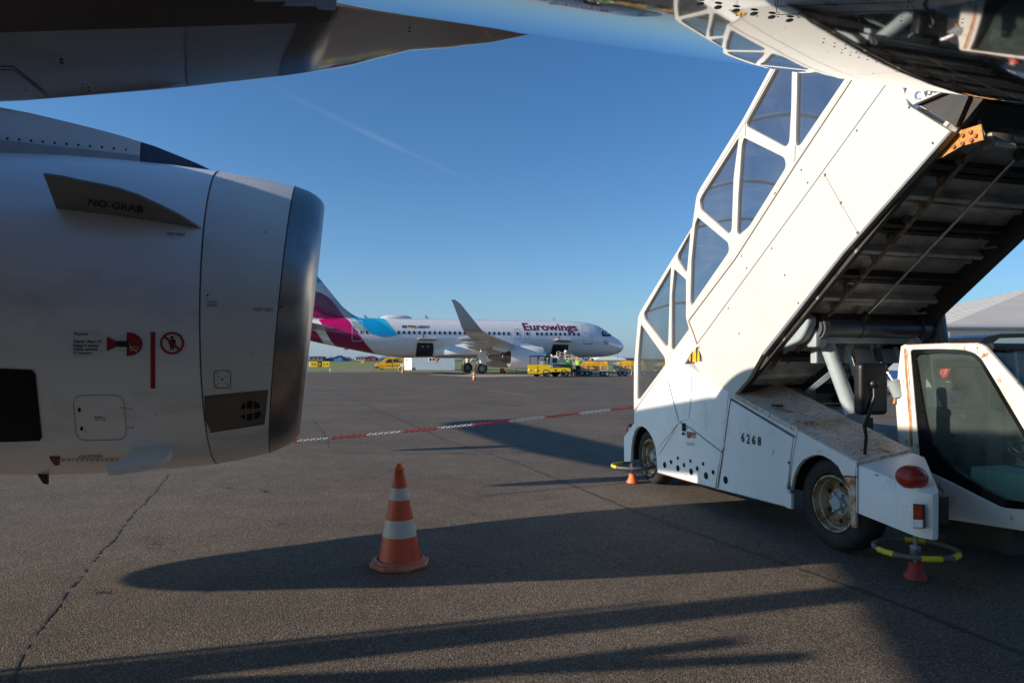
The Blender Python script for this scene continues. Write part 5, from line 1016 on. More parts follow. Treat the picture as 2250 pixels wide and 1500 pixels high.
# chain across the apron
ca = Vector(((640-CX)/FPX*7.4, 7.4, EYE+(HOR-969.5)/FPX*7.4)); cb = onF(1396, 893, 4.30); cb = Vector(fp2w(*cb))
ch = Thing('barrier_chain', 'red and white plastic chain strung from the engine to the passenger stairs', 'barrier chain', (ca.x, ca.y, 0))
N_ = 132; pts = []
for i in range(N_+1):
    t = i/N_; p = ca.lerp(cb, t); x_, y_ = 640+(1396-640)*t, 969.5+(893-969.5)*t
    p.z -= .035*4*t*(1-t)*.6; pts.append(p)
lk = {}
segs = [0,.02,.115,.217,.32,.425,.53,.635,.735,.84,.93,1.01]
for i in range(N_):
    a, b = pts[i], pts[i+1]; d = (b-a).normalized(); t = (i+.5)/N_; sx_ = ((a.x+b.x)/2/((a.y+b.y)/2)*FPX+CX-640)/756; k = sum(1 for q in segs if q <= sx_); up = Vector((0,0,1)) if i % 2 else d.cross(Vector((0,0,1)))
    side_ = up; c = (a+b)/2; L = (b-a).length*.80; wv = .013
    ring_ = [c+d*math.cos(2*math.pi*j/10)*L*.92+side_*math.sin(2*math.pi*j/10)*wv*1.15 for j in range(10)]
    lk.setdefault(k, MB()).tube(ring_, .0050, 5, closed=True)
for k, m_ in lk.items(): ch.part('white_chain' if k % 2 == 0 else 'red_chain', m_, M['chainw' if k % 2 == 0 else 'chainr'], 60)
# ---- yellow van
def px3(px, py, Y): return Vector(((px-CX)/FPX*Y, Y, EYE+(HOR-py)/FPX*Y))
def G1w(u, v, Y): x, y = G1(u, v); return px3(x, y, Y)
YV = 101.0; vb = px3(855, 811, YV)
V = Thing('van', 'small yellow van parked on the grass edge beside the hut', 'van', (vb.x, YV, 0))
body = [(1022,1262),(1030,1245),(1100,1222),(1165,1172),(1195,1158),(1250,1154),(1380,1158),(1408,1170),(1416,1230),(1420,1300),(1330,1308),(1150,1308),(1080,1308),(1022,1290)]
bp3 = [G1w(u, v, YV) for u, v in body]; V.part('body', MB().prism(bp3, (0,1.65,0)), M['vanyellow'], 30)
gwn = [[(1165,1232),(1190,1190),(1215,1178),(1252,1180),(1254,1228)], [(1275,1225),(1275,1178),(1320,1176),(1322,1224)], [(1328,1224),(1326,1176),(1385,1178),(1394,1222)]]
for q in gwn: V.part('side_window', MB().prism([G1w(u, v, YV)+Vector((0,-.01,0)) for u, v in q], (0,-.02,0)), M['winglass'])
V.part('windscreen', MB().hexa([G1w(1100,1222,YV)+Vector((-.02,.12,.01)), G1w(1100,1222,YV)+Vector((-.02,1.5,.01)), G1w(1165,1172,YV)+Vector((-.04,1.5,.0)), G1w(1165,1172,YV)+Vector((-.04,.12,.0)), G1w(1100,1222,YV)+Vector((.05,.12,0)), G1w(1100,1222,YV)+Vector((.05,1.5,0)), G1w(1165,1172,YV)+Vector((.03,1.5,-.03)), G1w(1165,1172,YV)+Vector((.03,.12,-.03))]), M['winglass'])
V.part('bumper', MB().rbox(G1w(1042,1292,YV)+Vector((0,.8,0)), (.55,1.75,.28), .08), M['darkgrey'], 40); V.part('headlight', MB().rbox(G1w(1038,1258,YV)+Vector((.05,.05,0)), (.35,.2,.2), .05), M['clear'])
V.part('door_line', MB().prism([G1w(u, v, YV)+Vector((0,-.012,0)) for u, v in [(1256,1178),(1262,1178),(1266,1300),(1260,1300)]], (0,-.006,0)).prism([G1w(u, v, YV)+Vector((0,-.012,0)) for u, v in [(1160,1268),(1404,1262),(1404,1270),(1160,1276)]], (0,-.006,0)), M['darkgrey'])
V.part('side_lettering', wrapm(fit(text2d('12', .03), [G1(1354,1188), G1(1382,1188), G1(1382,1208), G1(1354,1208)]), lambda x, y: px3(x, y, YV)+Vector((0,-.04,0))), M['paper'])
for u in (1112, 1352):
    c_ = G1w(u, 1288, YV); ty, rm = wheel_mb((c_.x, YV+.1, .33), .33, .22, (0,1,0), 20); w_ = V.part('tyre', ty, M['tyre'], 40); V.part('rim', rm, M['ltgrey'], 40, w_)
# ---- site hut
YH = 98.0
h0, h1, h2 = px3(888,812,YH), px3(905,812.5,YH-1.5), px3(999,812.5,YH-3.5)
H = Thing('site_hut', 'cabin with white end wall and a shade-darkened blue-grey side behind the parked airliner', 'hut', (h1.x, YH-1, 0))
for a in (h0, h1, h2): a.z = .02
up_ = Vector((0,0,2.65)); bk = Vector((-.6,4.0,0))
H.part('end_wall', MB().hexa([h0, h1, h1+Vector((0,.1,0)), h0+Vector((0,.1,0)), h0+up_, h1+up_, h1+up_+Vector((0,.1,0)), h0+up_+Vector((0,.1,0))]), M['hutwhite'])
fw = MB().hexa([h1+Vector((.02,.01,0)), h2, h2+bk, h1+bk, h1+up_+Vector((.02,.01,0)), h2+up_, h2+up_+bk, h1+up_+bk]); H.part('side_wall', fw, M['hutshade'])
H.part('roof', MB().hexa([h0+up_+Vector((-.2,-.1,0)), h2+up_+Vector((.2,-.15,0)), h2+up_+bk, h0+up_+bk, h0+up_+Vector((-.2,-.1,.12)), h2+up_+Vector((.2,-.15,.12)), h2+up_+bk+Vector((0,0,.12)), h0+up_+bk+Vector((0,0,.12))]), M['ltgrey'])
def onhut(px, py): d = (h2-h1); d.z = 0; t_ = ((px-CX)/FPX); k = (t_*h1.y-h1.x)/(d.x-t_*d.y); p = h1+d*k; return Vector((p.x, p.y, EYE+(HOR-py)/FPX*p.y))+Vector((0,-.03,0))
wn = H.part('window_frame', MB().prism([onhut(*G2(*q)) for q in [(312,1090),(425,1090),(425,1156),(312,1156)]], (0,-.05,0)), M['hutwhite'])
for q in ([(320,1096),(364,1096),(364,1148),(320,1148)], [(374,1096),(416,1096),(416,1148),(374,1148)]): H.part('window_pane', MB().prism([onhut(*G2(*p))+Vector((0,-.055,0)) for p in q], (0,-.02,0)), M['winglass'], None, wn)
H.part('red_flag_sign', MB().prism([onhut(*G2(*p))+Vector((0,-.08,0)) for p in [(440,1095),(474,1095),(425,1165)]], (0,-.03,0)), M['chainr'])
for px in (893, 899): H.part('wall_lamp', MB().rbox(px3(px, 790.5, YH-.7)+Vector((0,-.1,0)), (.2,.1,.15), .02), M['ink'])
H.part('door_line', MB().prism([px3(x, y, YH-.75)+Vector((0,-.02,0)) for x, y in [(896.5,789),(897,789),(897,811),(896.5,811)]], (0,-.01,0)), M['frame'])
pl = px3(882, 809, 96); single('white_trestle', MB().rbox(pl+Vector((0,0,.25)), (.9,.3,.06), .02).cyl(pl+Vector((-.4,0,.2)), pl+Vector((-.5,0,-.75)), .04).cyl(pl+Vector((.4,0,.2)), pl+Vector((.5,0,-.3)), .04).rbox(pl+Vector((.15,0,.45)), (.6,.2,.3), .05), M['hutwhite'], 'white trestle-like stand next to the yellow van and the hut', 'stand')
# ---- taxiway sign
YS = 95.0; s0 = px3(678,806,YS); sg = Thing('taxiway_sign', 'low yellow and black taxiway sign with arrows and letters A and D on the grass', 'sign', (px3(700,806,YS).x, YS, 0))
def signq(x0, x1, name, m): return sg.part(name, MB().box(((px3(x0,800,YS).x+px3(x1,800,YS).x)/2, YS+.1, (px3(0,794,YS).z+px3(0,805.6,YS).z)/2), (px3(x1,800,YS).x-px3(x0,800,YS).x-.02, .22, px3(0,794,YS).z-px3(0,805.6,YS).z)), M[m])
signq(678.3, 681.2, 'end_panel', 'hutwhite'); a_ = signq(681.2, 697.5, 'yellow_panel', 'signyellow'); b_ = signq(697.5, 707.5, 'black_panel', 'ink'); c_ = signq(707.5, 724, 'yellow_panel', 'signyellow')
def st_(s_, x0, y0, x1, y1, m, par): sg.part('lettering', wrapm(fit(text2d(s_, .03), [(x0,y0),(x1,y0),(x1,y1),(x0,y1)]), lambda x, y: px3(x, y, YS)+Vector((0,-.03,0))), M[m], None, par)
st_('A', 689.5,796.8,694,803, 'ink', a_); st_('D', 700,796.8,704.5,803, 'signyellow', b_); st_('I', 710.9,797,712.1,803, 'ink', c_)
def arrow(pts, hd, par): sg.part('arrow', wrapm(MB().join(strip2d(pts, 1.0)).join(poly2d(hd)), lambda x, y: px3(x, y, YS)+Vector((0,-.03,0))), M['ink'], None, par)
arrow([(686,803),(686,798)], [(684,799.5),(686,796.2),(688,799.5)], a_); arrow([(714.5,800),(719,800)], [(718,797.8),(721,800),(718,802.2)], c_)
for x in (684, 702, 720): sg.part('leg', MB().cyl((px3(x,806,YS).x, YS+.1, 0), (px3(x,806,YS).x, YS+.1, .5), .03, 8), M['grey'])
for px, py, hh, lab in ((725.6,815.5,.38,'white marker post in the grass below the taxiway sign'), (796.5,795.5,.0,None)):
    if lab: p = gz(px, py); single('marker_post', MB().cyl((p.x,p.y,0), (p.x,p.y,.38), .05, 8).cyl((p.x,p.y,0), (p.x,p.y,.03), .14, 10), M['hutwhite'], lab, 'marker post')
p = px3(796.5, 794.5, 260); single('yellow_marker_board', MB().rbox((p.x, 260, .35), (1.1,.2,.6), .05), M['signyellow'], 'tiny yellow board far out on the grass field', 'marker board')
# ---- houses on the skyline
def house(x0, x1, yt, ye, Y, wall, roof, lab, hip=True, gable=False, nwin=0, dep=9, chim=False):
    a, b = px3(x0, 790.5, Y), px3(x1, 790.5, Y); zt = px3(0, yt, Y).z; ze = px3(0, ye, Y).z
    T = Thing('house', lab, 'house', ((a.x+b.x)/2, Y, 0), 0, 'houses along the skyline')
    T.part('wall', MB().box(((a.x+b.x)/2, Y+dep/2, ze/2), (b.x-a.x, dep, ze)), M[wall])
    o = .35
    if gable: rf = MB().hexa([(a.x-o,Y-o,ze),((a.x+b.x)/2,Y-o,zt-.02),((a.x+b.x)/2,Y+dep,zt-.02),(a.x-o,Y+dep,ze),(a.x-o,Y-o,ze+.3),((a.x+b.x)/2,Y-o,zt+.28),((a.x+b.x)/2,Y+dep,zt+.28),(a.x-o,Y+dep,ze+.3)]).hexa([(b.x+o,Y-o,ze),((a.x+b.x)/2,Y-o,zt-.02),((a.x+b.x)/2,Y+dep,zt-.02),(b.x+o,Y+dep,ze),(b.x+o,Y-o,ze+.3),((a.x+b.x)/2,Y-o,zt+.28),((a.x+b.x)/2,Y+dep,zt+.28),(b.x+o,Y+dep,ze+.3)]); T.part('gable_wall', MB().prism([(a.x,Y,ze),(b.x,Y,ze),((a.x+b.x)/2,Y,zt)], (0,.3,0)), M[wall])
    else:
        i = min((b.x-a.x)*.22, 5) if hip else 0
        rf = MB().add([(a.x-o,Y-o,ze),(b.x+o,Y-o,ze),(b.x+o,Y+dep+o,ze),(a.x-o,Y+dep+o,ze),(a.x+i,Y+dep/2,zt),(b.x-i,Y+dep/2,zt)], [(0,1,5,4),(2,3,4,5),(1,2,5),(3,0,4),(3,2,1,0)])
    r_ = T.part('roof', rf, M[roof])
    if chim: T.part('chimney', MB().box(((a.x*.4+b.x*.6), Y+dep/2, zt+.2), (.7,.7,1.4)), M['brick'], None, r_)
    for k in range(nwin):
        xx = a.x+(b.x-a.x)*(k+.7)/(nwin+.4); T.part('window', MB().box((xx, Y-.06, ze*.62), (1.1,.08,1.1)), M['winglass'])
    return T
HG = 420
house(678,708,782.5,783.5,HG,'brickpale','slate','flat brown brick house at the far left of the skyline',nwin=3)
house(716,742,783.8,788,HG+10,'bluewood','slate','low dark-roofed blue building left of the large blue house')
house(734,752,781.8,787.5,HG-10,'bluewood','slate','bright blue gabled house on the skyline',gable=True)
house(746,765,783.2,788,HG,'bluewood','slate2','blue building with grey roof right of the gabled blue house')
house(780,812,782.0,784.8,HG,'hutwhite','slate2','long white house with a row of dark windows on the skyline',nwin=5)
house(802,825,783.0,787.8,HG-12,'redwood','slate','low red gabled house on the skyline beside the white one',gable=True,nwin=1)
house(834,856,782.6,787.5,HG,'bluewood','slate2','grey-roofed house half hidden behind the yellow van')
house(1283,1305,786.2,788,300,'bluewood','bluewood','low blue building under the nose of the parked airliner')
WT = Thing('warehouse', 'long low white-roofed shed under the nose of the parked airliner', 'warehouse', (px3(1345,790,330).x, 330, 0))
a, b = px3(1305,790,330), px3(1376,790,330); zt = px3(0,783.6,330).z; WT.part('roof', MB().prism([(a.x,330,.9),(b.x,330,.9),(b.x,330,1.5),((a.x*.35+b.x*.65),330,zt),(a.x*.8+b.x*.2,330,zt)], (0,30,0)), M['hutwhite']); WT.part('wall', MB().box(((a.x+b.x)/2,345,.5), (b.x-a.x+.5,31,1.0)), M['slate2'])
a, b = px3(1372,790,350), px3(1396,790,350); WT2 = Thing('house', 'dark low building right of the white-roofed shed', 'house', ((a.x+b.x)/2, 350, 0)); WT2.part('wall', MB().box(((a.x+b.x)/2,355,.9), (b.x-a.x,10,1.8)), M['slate']); WT2.part('roof', MB().box(((a.x+b.x)/2,355,1.95), (b.x-a.x+.6,10.6,.25)), M['slate2'])
for px, yt, lab in ((1357,773,'thin mast right of the parked airliner nose, left one of two'), (1393.5,772,'thin mast close to the canopy of the stairs, right one of two')):
    p = px3(px, 790, 300); single('mast', MB().cyl((p.x,300,0), (p.x,300,px3(0,yt,300).z), .11, 8).cyl((p.x,300,px3(0,yt,300).z), (p.x,300,px3(0,yt,300).z+.6), .2, 8), M['grey'], lab, 'mast', None, 'thin masts on the skyline')
# bank of rough grass under the houses
hb = MB(); pv = []
for k in range(160):
    x = -420+k*6.2; pv.append((x, HG-28+math.sin(k*.3)*3, -.01)); 
top = [Vector((p[0], p[1]+8, .55+.25*math.sin(k*.7)+random.uniform(-.15,.2))) for k, p in enumerate(pv)]
bk_ = [Vector((p[0], p[1]+24, -.01)) for p in pv]
structure('grass_bank', hb.loft([[Vector(p) for p in pv], top, bk_], caps=False, ringclosed=False), M['bank'])
# ---- hangar and right-hand things
YG = 62.0; e0 = px3(2067,718,YG); e1 = px3(2330,699,YG)
HA = Thing('hangar', 'large pale hangar with a grey corrugated pitched roof at the right edge', 'hangar', (e0.x+6, YG+8, 0))
wx1 = e0.x+34; wdir = Vector((1,.10,0)); ez = e0.z
HA.part('wall', MB().hexa([(e0.x,YG,0),(wx1,YG+3,0),(wx1,YG+28,0),(e0.x,YG+26,0),(e0.x,YG,ez),(wx1,YG+3,ez),(wx1,YG+28,ez),(e0.x,YG+26,ez)]), M['hangarwall'])
rt = Vector((60.6, YG+16, 10.0))
r_ = MB().add([(e0.x-.3,YG-.4,ez-.05),(wx1+.3,YG+2.6,ez-.05),(wx1+22,YG+17,rt.z+.3),rt], [(0,1,2,3)]).add([(e0.x-.3,YG-.4,ez-.05),rt,(e0.x-.3,YG+26,ez-.05)], [(0,1,2)]); HA.part('roof', r_, M['corrug'])
HA.part('gutter', MB().tube([(e0.x-.3,YG-.45,ez-.02),(wx1+.3,YG+2.55,ez-.02)], .22, 8), M['ltgrey'], 40); HA.part('downpipe', MB().cyl((e0.x+.1,YG-.3,0), (e0.x+.1,YG-.3,ez), .16, 8), M['ltgrey'], 40)
v = px3(2190,736,YG+.3); HA.part('wall_vent', MB().box((v.x,YG+.55,v.z), (.5,.1,.55)), M['hutwhite'])
# ---- dark car behind the cab
c0 = px3(2215, 745, 17); 
CA = Thing('car', 'dark car with a glossy curved roof seen above the stairs cab', 'car', (c0.x, 17, 0))
cpf = [(2146,760),(2152,752),(2165,740),(2200,733),(2260,732),(2330,738),(2380,756),(2440,765),(2470,790),(2475,860),(2150,860),(2140,800)]
CA.part('body', MB().prism([px3(x, y, 17) for x, y in cpf], (0,1.8,0)), M['carblack'], 30)
CA.part('side_window', MB().prism([px3(x, y, 17)+Vector((0,-.01,0)) for x, y in [(2178,757),(2196,743),(2262,741),(2300,744),(2302,758)]], (0,-.02,0)), M['carglass'])
CA.part('lower_body', MB().hexa([px3(2120,860,17), px3(2475,860,17), px3(2475,860,17)+Vector((0,1.8,0)), px3(2120,860,17)+Vector((0,1.8,0)), px3(2100,905,17), px3(2480,905,17), px3(2480,905,17)+Vector((0,1.8,0)), px3(2100,905,17)+Vector((0,1.8,0))]), M['carblack'])
for x in (2190, 2410):
    c_ = px3(x, 900, 17); ty, rm = wheel_mb((c_.x, 17.1, .33), .33, .22); w_ = CA.part('tyre', ty, M['tyre'], 40); CA.part('rim', rm, M['grey'], 40, w_)
# white van and trolley glimpsed between the stairs parts
v0 = px3(1935, 800, 30)
VN = Thing('van', 'white and blue van glimpsed behind the lifting gear of the stairs', 'van', (v0.x, 30, 0))
vp = [(1872,812),(1885,786),(1902,776),(1925,772),(1990,773),(2040,776),(2048,850),(1872,850)]
VN.part('body', MB().prism([px3(x, y, 30) for x, y in vp], (0,2.0,0)), M['hutwhite'], 30)
VN.part('windscreen', MB().prism([px3(x, y, 30)+Vector((0,-.01,0)) for x, y in [(1888,797),(1899,781),(1925,778),(1926,797)]], (0,-.02,0)), M['winglass'])
VN.part('blue_stripe', MB().prism([px3(x, y, 30)+Vector((0,-.01,0)) for x, y in [(1872,812),(2048,815),(2048,835),(1872,832)]], (0,-.02,0)), M['bluestripe'])
for x in (1900, 2015):
    c_ = px3(x, 858, 30); ty, rm = wheel_mb((c_.x, 30.1, .34), .34, .22); w_ = VN.part('tyre', ty, M['tyre'], 40); VN.part('rim', rm, M['grey'], 40, w_)
t0 = px3(1798, 828, 14)
TR = Thing('trolley', 'small trolley with a red-hubbed wheel glimpsed under the stairs', 'trolley', (t0.x, 14, 0))
ty, rm = wheel_mb(t0, .17, .08); w_ = TR.part('tyre', ty, M['tyre'], 40); TR.part('hub', MB().lathe(t0+Vector((0,-.05,0)), (0,1,0), [(0,.01),(0,.08),(.02,.09)], 20), M['chainr'], 40, w_)
TR.part('frame', MB().tube([t0+Vector((-.1,0,0)), t0+Vector((.0,0,.22)), t0+Vector((.5,0,.22)), t0+Vector((.5,0,-1.1))], .025, 8).tube([t0, t0+Vector((-.1,0,-1.1))], .03, 8).rbox(t0+Vector((.15,0,-1.0)), (.9,.5,.1), .02), M['ltgrey'], 40)
# contrail
def contrail():
    m = bpy.data.materials.new('contrail_vapour'); m.use_nodes = True; t = m.node_tree; N = t.nodes; L = t.links; N.clear()
    tc = N.new('ShaderNodeTexCoord'); gr = N.new('ShaderNodeSeparateXYZ'); L.new(tc.outputs['UV'], gr.inputs[0])
    f = N.new('ShaderNodeMath'); f.operation = 'PINGPONG'; f.inputs[1].default_value = .5; L.new(gr.outputs[1], f.inputs[0])
    e = N.new('ShaderNodeMath'); e.operation = 'PINGPONG'; e.inputs[1].default_value = .5; L.new(gr.outputs[0], e.inputs[0])
    no = N.new('ShaderNodeTexNoise'); no.inputs['Scale'].default_value = .0016; no.inputs['Detail'].default_value = 5; L.new(tc.outputs['Object'], no.inputs['Vector'])
    a = N.new('ShaderNodeMath'); a.operation = 'MULTIPLY'; L.new(f.outputs[0], a.inputs[0]); L.new(no.outputs['Fac'], a.inputs[1])
    c = N.new('ShaderNodeMath'); c.operation = 'MULTIPLY'; L.new(a.outputs[0], c.inputs[0]); L.new(e.outputs[0], c.inputs[1])
    d = N.new('ShaderNodeMath'); d.operation = 'MULTIPLY'; d.inputs[1].default_value = .36; d.use_clamp = True; L.new(c.outputs[0], d.inputs[0])
    tr = N.new('ShaderNodeBsdfTransparent'); df = N.new('ShaderNodeBsdfTranslucent'); df.inputs[0].default_value = (.9,.9,.92,1); mx = N.new('ShaderNodeMixShader'); o = N.new('ShaderNodeOutputMaterial')
    L.new(d.outputs[0], mx.inputs[0]); L.new(tr.outputs[0], mx.inputs[1]); L.new(df.outputs[0], mx.inputs[2]); L.new(mx.outputs[0], o.inputs[0]); return m
q = [Vector(((x-CX)/FPX*Y, Y, EYE+(HOR-y)/FPX*Y)) for x, y, Y in [(480,120,7000),(640,212,7400),(800,290,7900),(930,350,8500),(1050,405,9200)]]
L1, L2 = [], []
for i, p in enumerate(q):
    d = (q[min(i+1, 4)]-q[max(i-1, 0)]).normalized(); n = d.cross(Vector((0,0,1))).cross(d).normalized()*50; L1.append(p+n); L2.append(p-n)
cm = MB().loft([L1, L2], caps=False, ringclosed=False); co = structure('contrail', cm, contrail())
uv = co.data.uv_layers.new(name='UVMap')
for lp in co.data.loops: i = lp.vertex_index; uv.data[lp.index].uv = ((i % 5)/4, i//5)
# ============================================================ tug, belt loader, baggage carts, people
def g3w(u, v, Y): x, y = G3(u, v); return px3(x, y, Y)
YT = 59.5
TG = Thing('tow_tractor', 'yellow ramp tractor with open dark cab parked by the forward cargo door', 'tractor', (g3w(510,985,YT).x, YT, 0))
lowb = [(205,800),(345,802),(430,838),(520,848),(818,845),(820,895),(760,885),(700,885),(680,905),(520,900),(430,905),(420,930),(345,938),(200,930)]
TG.part('body', MB().prism([g3w(u, v, YT) for u, v in [(202,802),(345,802),(520,806),(522,848),(820,845),(820,898),(520,905),(345,936),(200,930)]], (0,1.7,0)), M['tugyellow'], 20)
TG.part('front_face', MB().prism([g3w(u, v, YT)+Vector((-.005,-.012,0)) for u, v in [(212,812),(335,815),(335,925),(210,922)]], (0,-.01,0)), M['tugyellow'])
TG.part('headlight', MB().ball(g3w(222,875,YT)+Vector((0,-.02,0)), .07, 10).ball(g3w(322,880,YT)+Vector((0,-.02,0)), .07, 10), M['clear'])
TG.part('load_bed', MB().prism([g3w(u, v, YT)+Vector((0,.05,0)) for u, v in [(580,792),(815,798),(818,843),(580,846)]], (0,1.6,0)), M['darkgrey'])
cbx = MB()
for u in (228, 352, 458, 512): cbx.tube([g3w(u, 800, YT)+Vector((0,.05,0)), g3w(u+3, 680, YT)+Vector((0,.05,0))], .045, 6); cbx.tube([g3w(u, 800, YT)+Vector((0,1.6,0)), g3w(u+3, 680, YT)+Vector((0,1.6,0))], .045, 6)
TG.part('cab_frame', cbx, M['ink']); TG.part('cab_roof', MB().prism([g3w(u, v, YT)+Vector((0,-.03,0)) for u, v in [(222,672),(320,668),(520,674),(522,688),(320,684),(222,686)]], (0,1.75,0)), M['ink'])
TG.part('windscreen', MB().add([g3w(232,690,YT)+Vector((0,.1,0)), g3w(232,690,YT)+Vector((0,1.55,0)), g3w(230,798,YT)+Vector((0,1.55,0)), g3w(230,798,YT)+Vector((0,.1,0))], [(0,1,2,3)]), M['cabglass'])
TG.part('seat', MB().rbox(g3w(412,775,YT)+Vector((0,.5,0)), (.55,.5,.5), .12).rbox(g3w(412,775,YT)+Vector((0,1.2,0)), (.55,.5,.5), .12), M['ltgrey'], 50)
for u, v, dy in ((465,948,.12),(728,948,.12),(335,955,1.5),(612,952,1.5)):
    c_ = g3w(u, v, YT); ty, rm = wheel_mb((c_.x, YT+dy, .36), .36, .26, (0,1,0), 20); w_ = TG.part('tyre', ty, M['tyre'], 40); TG.part('rim', rm, M['darkgrey'], 40, w_)
TG.part('fleet_badge', MB().lathe(g3w(597,880,YT)+Vector((0,-.015,0)), (0,-1,0), [(0,.08),(.01,.08),(.011,.001)], 14), M['ink'])
# belt loader
YL = 63.0
BL = Thing('belt_loader', 'white belt loader with railings reaching up to the forward cargo door', 'belt loader', (g3w(700,960,YL).x, YL, 0))
BL.part('cab', MB().prism([g3w(u, v, YL) for u, v in [(522,690),(540,674),(625,672),(645,690),(660,740),(665,830),(520,835)]], (0,1.0,0)), M['hutwhite'], 30)
BL.part('cab_window', MB().prism([g3w(u, v, YL)+Vector((0,-.01,0)) for u, v in [(555,702),(618,700),(622,770),(575,775),(553,765)]], (0,-.02,0)), M['winglass'])
BL.part('cab_lamp', MB().ball(g3w(545,662,YL)+Vector((0,.3,0)), .09, 10), M['clear'])
BL.part('conveyor', MB().prism([g3w(u, v, YL)+Vector((0,.3,0)) for u, v in [(600,665),(640,672),(1050,855),(1040,880),(960,860),(760,780),(640,740)]], (0,.9,0)), M['hutwhite'], 30)
BL.part('belt', MB().prism([g3w(u, v, YL)+Vector((0,.4,.03)) for u, v in [(604,663),(1048,852),(1048,857),(604,668)]], (0,.7,0)), M['ink'])
for dy, q in ((.2, [(612,635),(665,655),(900,770)]), (.2, [(640,605),(668,618),(1000,735)]), (1.25, [(745,605),(1035,740)]), (1.25, [(738,650),(1000,765)])):
    BL.part('handrail', MB().tube([g3w(u, v, YL)+Vector((0,dy,0)) for u, v in q], .035, 6), M['railpale'], 40)
rp = MB()
for u, v0_, v1_, dy in ((622,610,680,.2),(668,618,700,.2),(752,655,770,.2),(745,605,700,1.25),(858,650,740,1.25),(925,690,780,1.25),(1035,738,800,1.25)): rp.tube([g3w(u, v0_, YL)+Vector((0,dy,0)), g3w(u, v1_, YL)+Vector((0,dy,0))], .032, 6)
BL.part('rail_post', rp, M['railpale']); BL.part('rail_cap', MB().ball(g3w(765,608,YL)+Vector((0,1.25,0)), .16, 10), M['hutwhite'], 50)
BL.part('chassis', MB().prism([g3w(u, v, YL)+Vector((0,.15,0)) for u, v in [(530,835),(960,870),(960,915),(530,915)]], (0,1.3,0)), M['darkgrey'])
for u in (600, 900):
    c_ = g3w(u, 945, YL); ty, rm = wheel_mb((c_.x, YL+.2, .33), .33, .22, (0,1,0), 18); w_ = BL.part('tyre', ty, M['tyre'], 40); BL.part('rim', rm, M['grey'], 40, w_)
BL.part('barrier_legs', MB().tube([g3w(790,912,YL)+Vector((0,-.9,0)), g3w(950,912,YL)+Vector((0,-.9,0))], .03, 6).tube([g3w(795,912,YL)+Vector((0,-.9,0)), g3w(800,975,YL)+Vector((0,-.9,0))], .03, 6).tube([g3w(890,912,YL)+Vector((0,-.9,0)), g3w(892,975,YL)+Vector((0,-.9,0))], .03, 6).tube([g3w(860,912,YL)+Vector((0,-.9,0)), g3w(830,975,YL)+Vector((0,-.9,0))], .03, 6), M['ltgrey'])
# baggage carts
def cart(x0, x1, Y, lab, ytop=757, white=True):
    a, b = g3w(x0, 900, Y), g3w(x1, 900, Y); z0 = g3w(0,870,Y).z; z1 = g3w(0,ytop,Y).z; L = b.x-a.x
    T = Thing('baggage_cart', lab, 'baggage cart', ((a.x+b.x)/2, Y, 0), 0, 'baggage carts under yellow covers')
    n = 16; rg = []
    for j in range(9):
        t = j/8; ring = []
        for k in range(n+1):
            u = k/n; xx = a.x+.25+(L-.3)*u; sag = .07*math.sin(u*math.pi*3+.5)+random.uniform(-.03,.03)
            y_, z_ = [(0,z0),(-.02,z0+(z1-z0)*.35),(.0,z0+(z1-z0)*.7),(.03,z1-.06),(.25,z1+.02),(1.1,z1+.03),(1.3,z1-.05),(1.34,z0+(z1-z0)*.5),(1.34,z0)][j]
            ring.append(Vector((xx, Y+y_+random.uniform(-.035,.035), z_-(sag*.5 if j in (3,4,5,6) else 0))))
        rg.append(ring)
    cv = T.part('yellow_cover', MB().loft(rg, caps=False, ringclosed=False), M['tarp'], 30)
    T.part('cover_end', MB().prism([(a.x+.26,Y+.02,z0),(a.x+.26,Y+1.3,z0),(a.x+.26,Y+1.3,z1-.06),(a.x+.26,Y+.02,z1-.06)], (.02,0,0)).prism([(b.x-.07,Y+.02,z0),(b.x-.07,Y+1.3,z0),(b.x-.07,Y+1.3,z1-.06),(b.x-.07,Y+.02,z1-.06)], (.02,0,0)), M['tarp'], None, cv)
    T.part('platform', MB().rbox(((a.x+b.x)/2, Y+.67, z0-.10), (L,1.5,.14), .02), M['ltgrey'])
    T.part('end_panel', MB().rbox((a.x+.1, Y+.05, (z0+z1)/2-.05), (.75,.05,z1-z0-.15), .02), M['cartwhite'])
    rl = MB()
    for h in (.45, .15): rl.tube([(a.x,Y-.06,z0+(z1-z0)*h),(b.x,Y-.06,z0+(z1-z0)*h)], .02, 6)
    for k in range(5): rl.tube([(a.x+L*k/4,Y-.06,z0-.05),(a.x+L*k/4,Y-.06,z0+(z1-z0)*.5)], .02, 6)
    T.part('side_rail', rl, M['railpale'])
    for xx, dy in ((a.x+L*.12,.1),(a.x+L*.82,.1),(a.x+L*.30,.05),(a.x+L*.95,.05),(a.x+L*.2,1.3),(a.x+L*.86,1.3)):
        ty, rm = wheel_mb((xx, Y+dy, .26), .26, .16, (0,1,0), 18); w_ = T.part('tyre', ty, M['tyre'], 40); T.part('rim', rm, M['ltgrey'], 40, w_)
    T.part('tow_bar', MB().tube([(b.x, Y+.6, .4),(b.x+1.2, Y+.6, .3)], .035, 6), M['darkgrey'])
    return T
cart(935, 1362, 62.5, 'yellow-covered baggage cart next to the hi-vis workers')
cart(1485, 1905, 63.5, 'yellow-covered baggage cart partly behind the canopy edge of the stairs', 752)
cart(2085, 2420, 65, 'yellow-covered baggage cart seen only through the stairs canopy glass', 765)
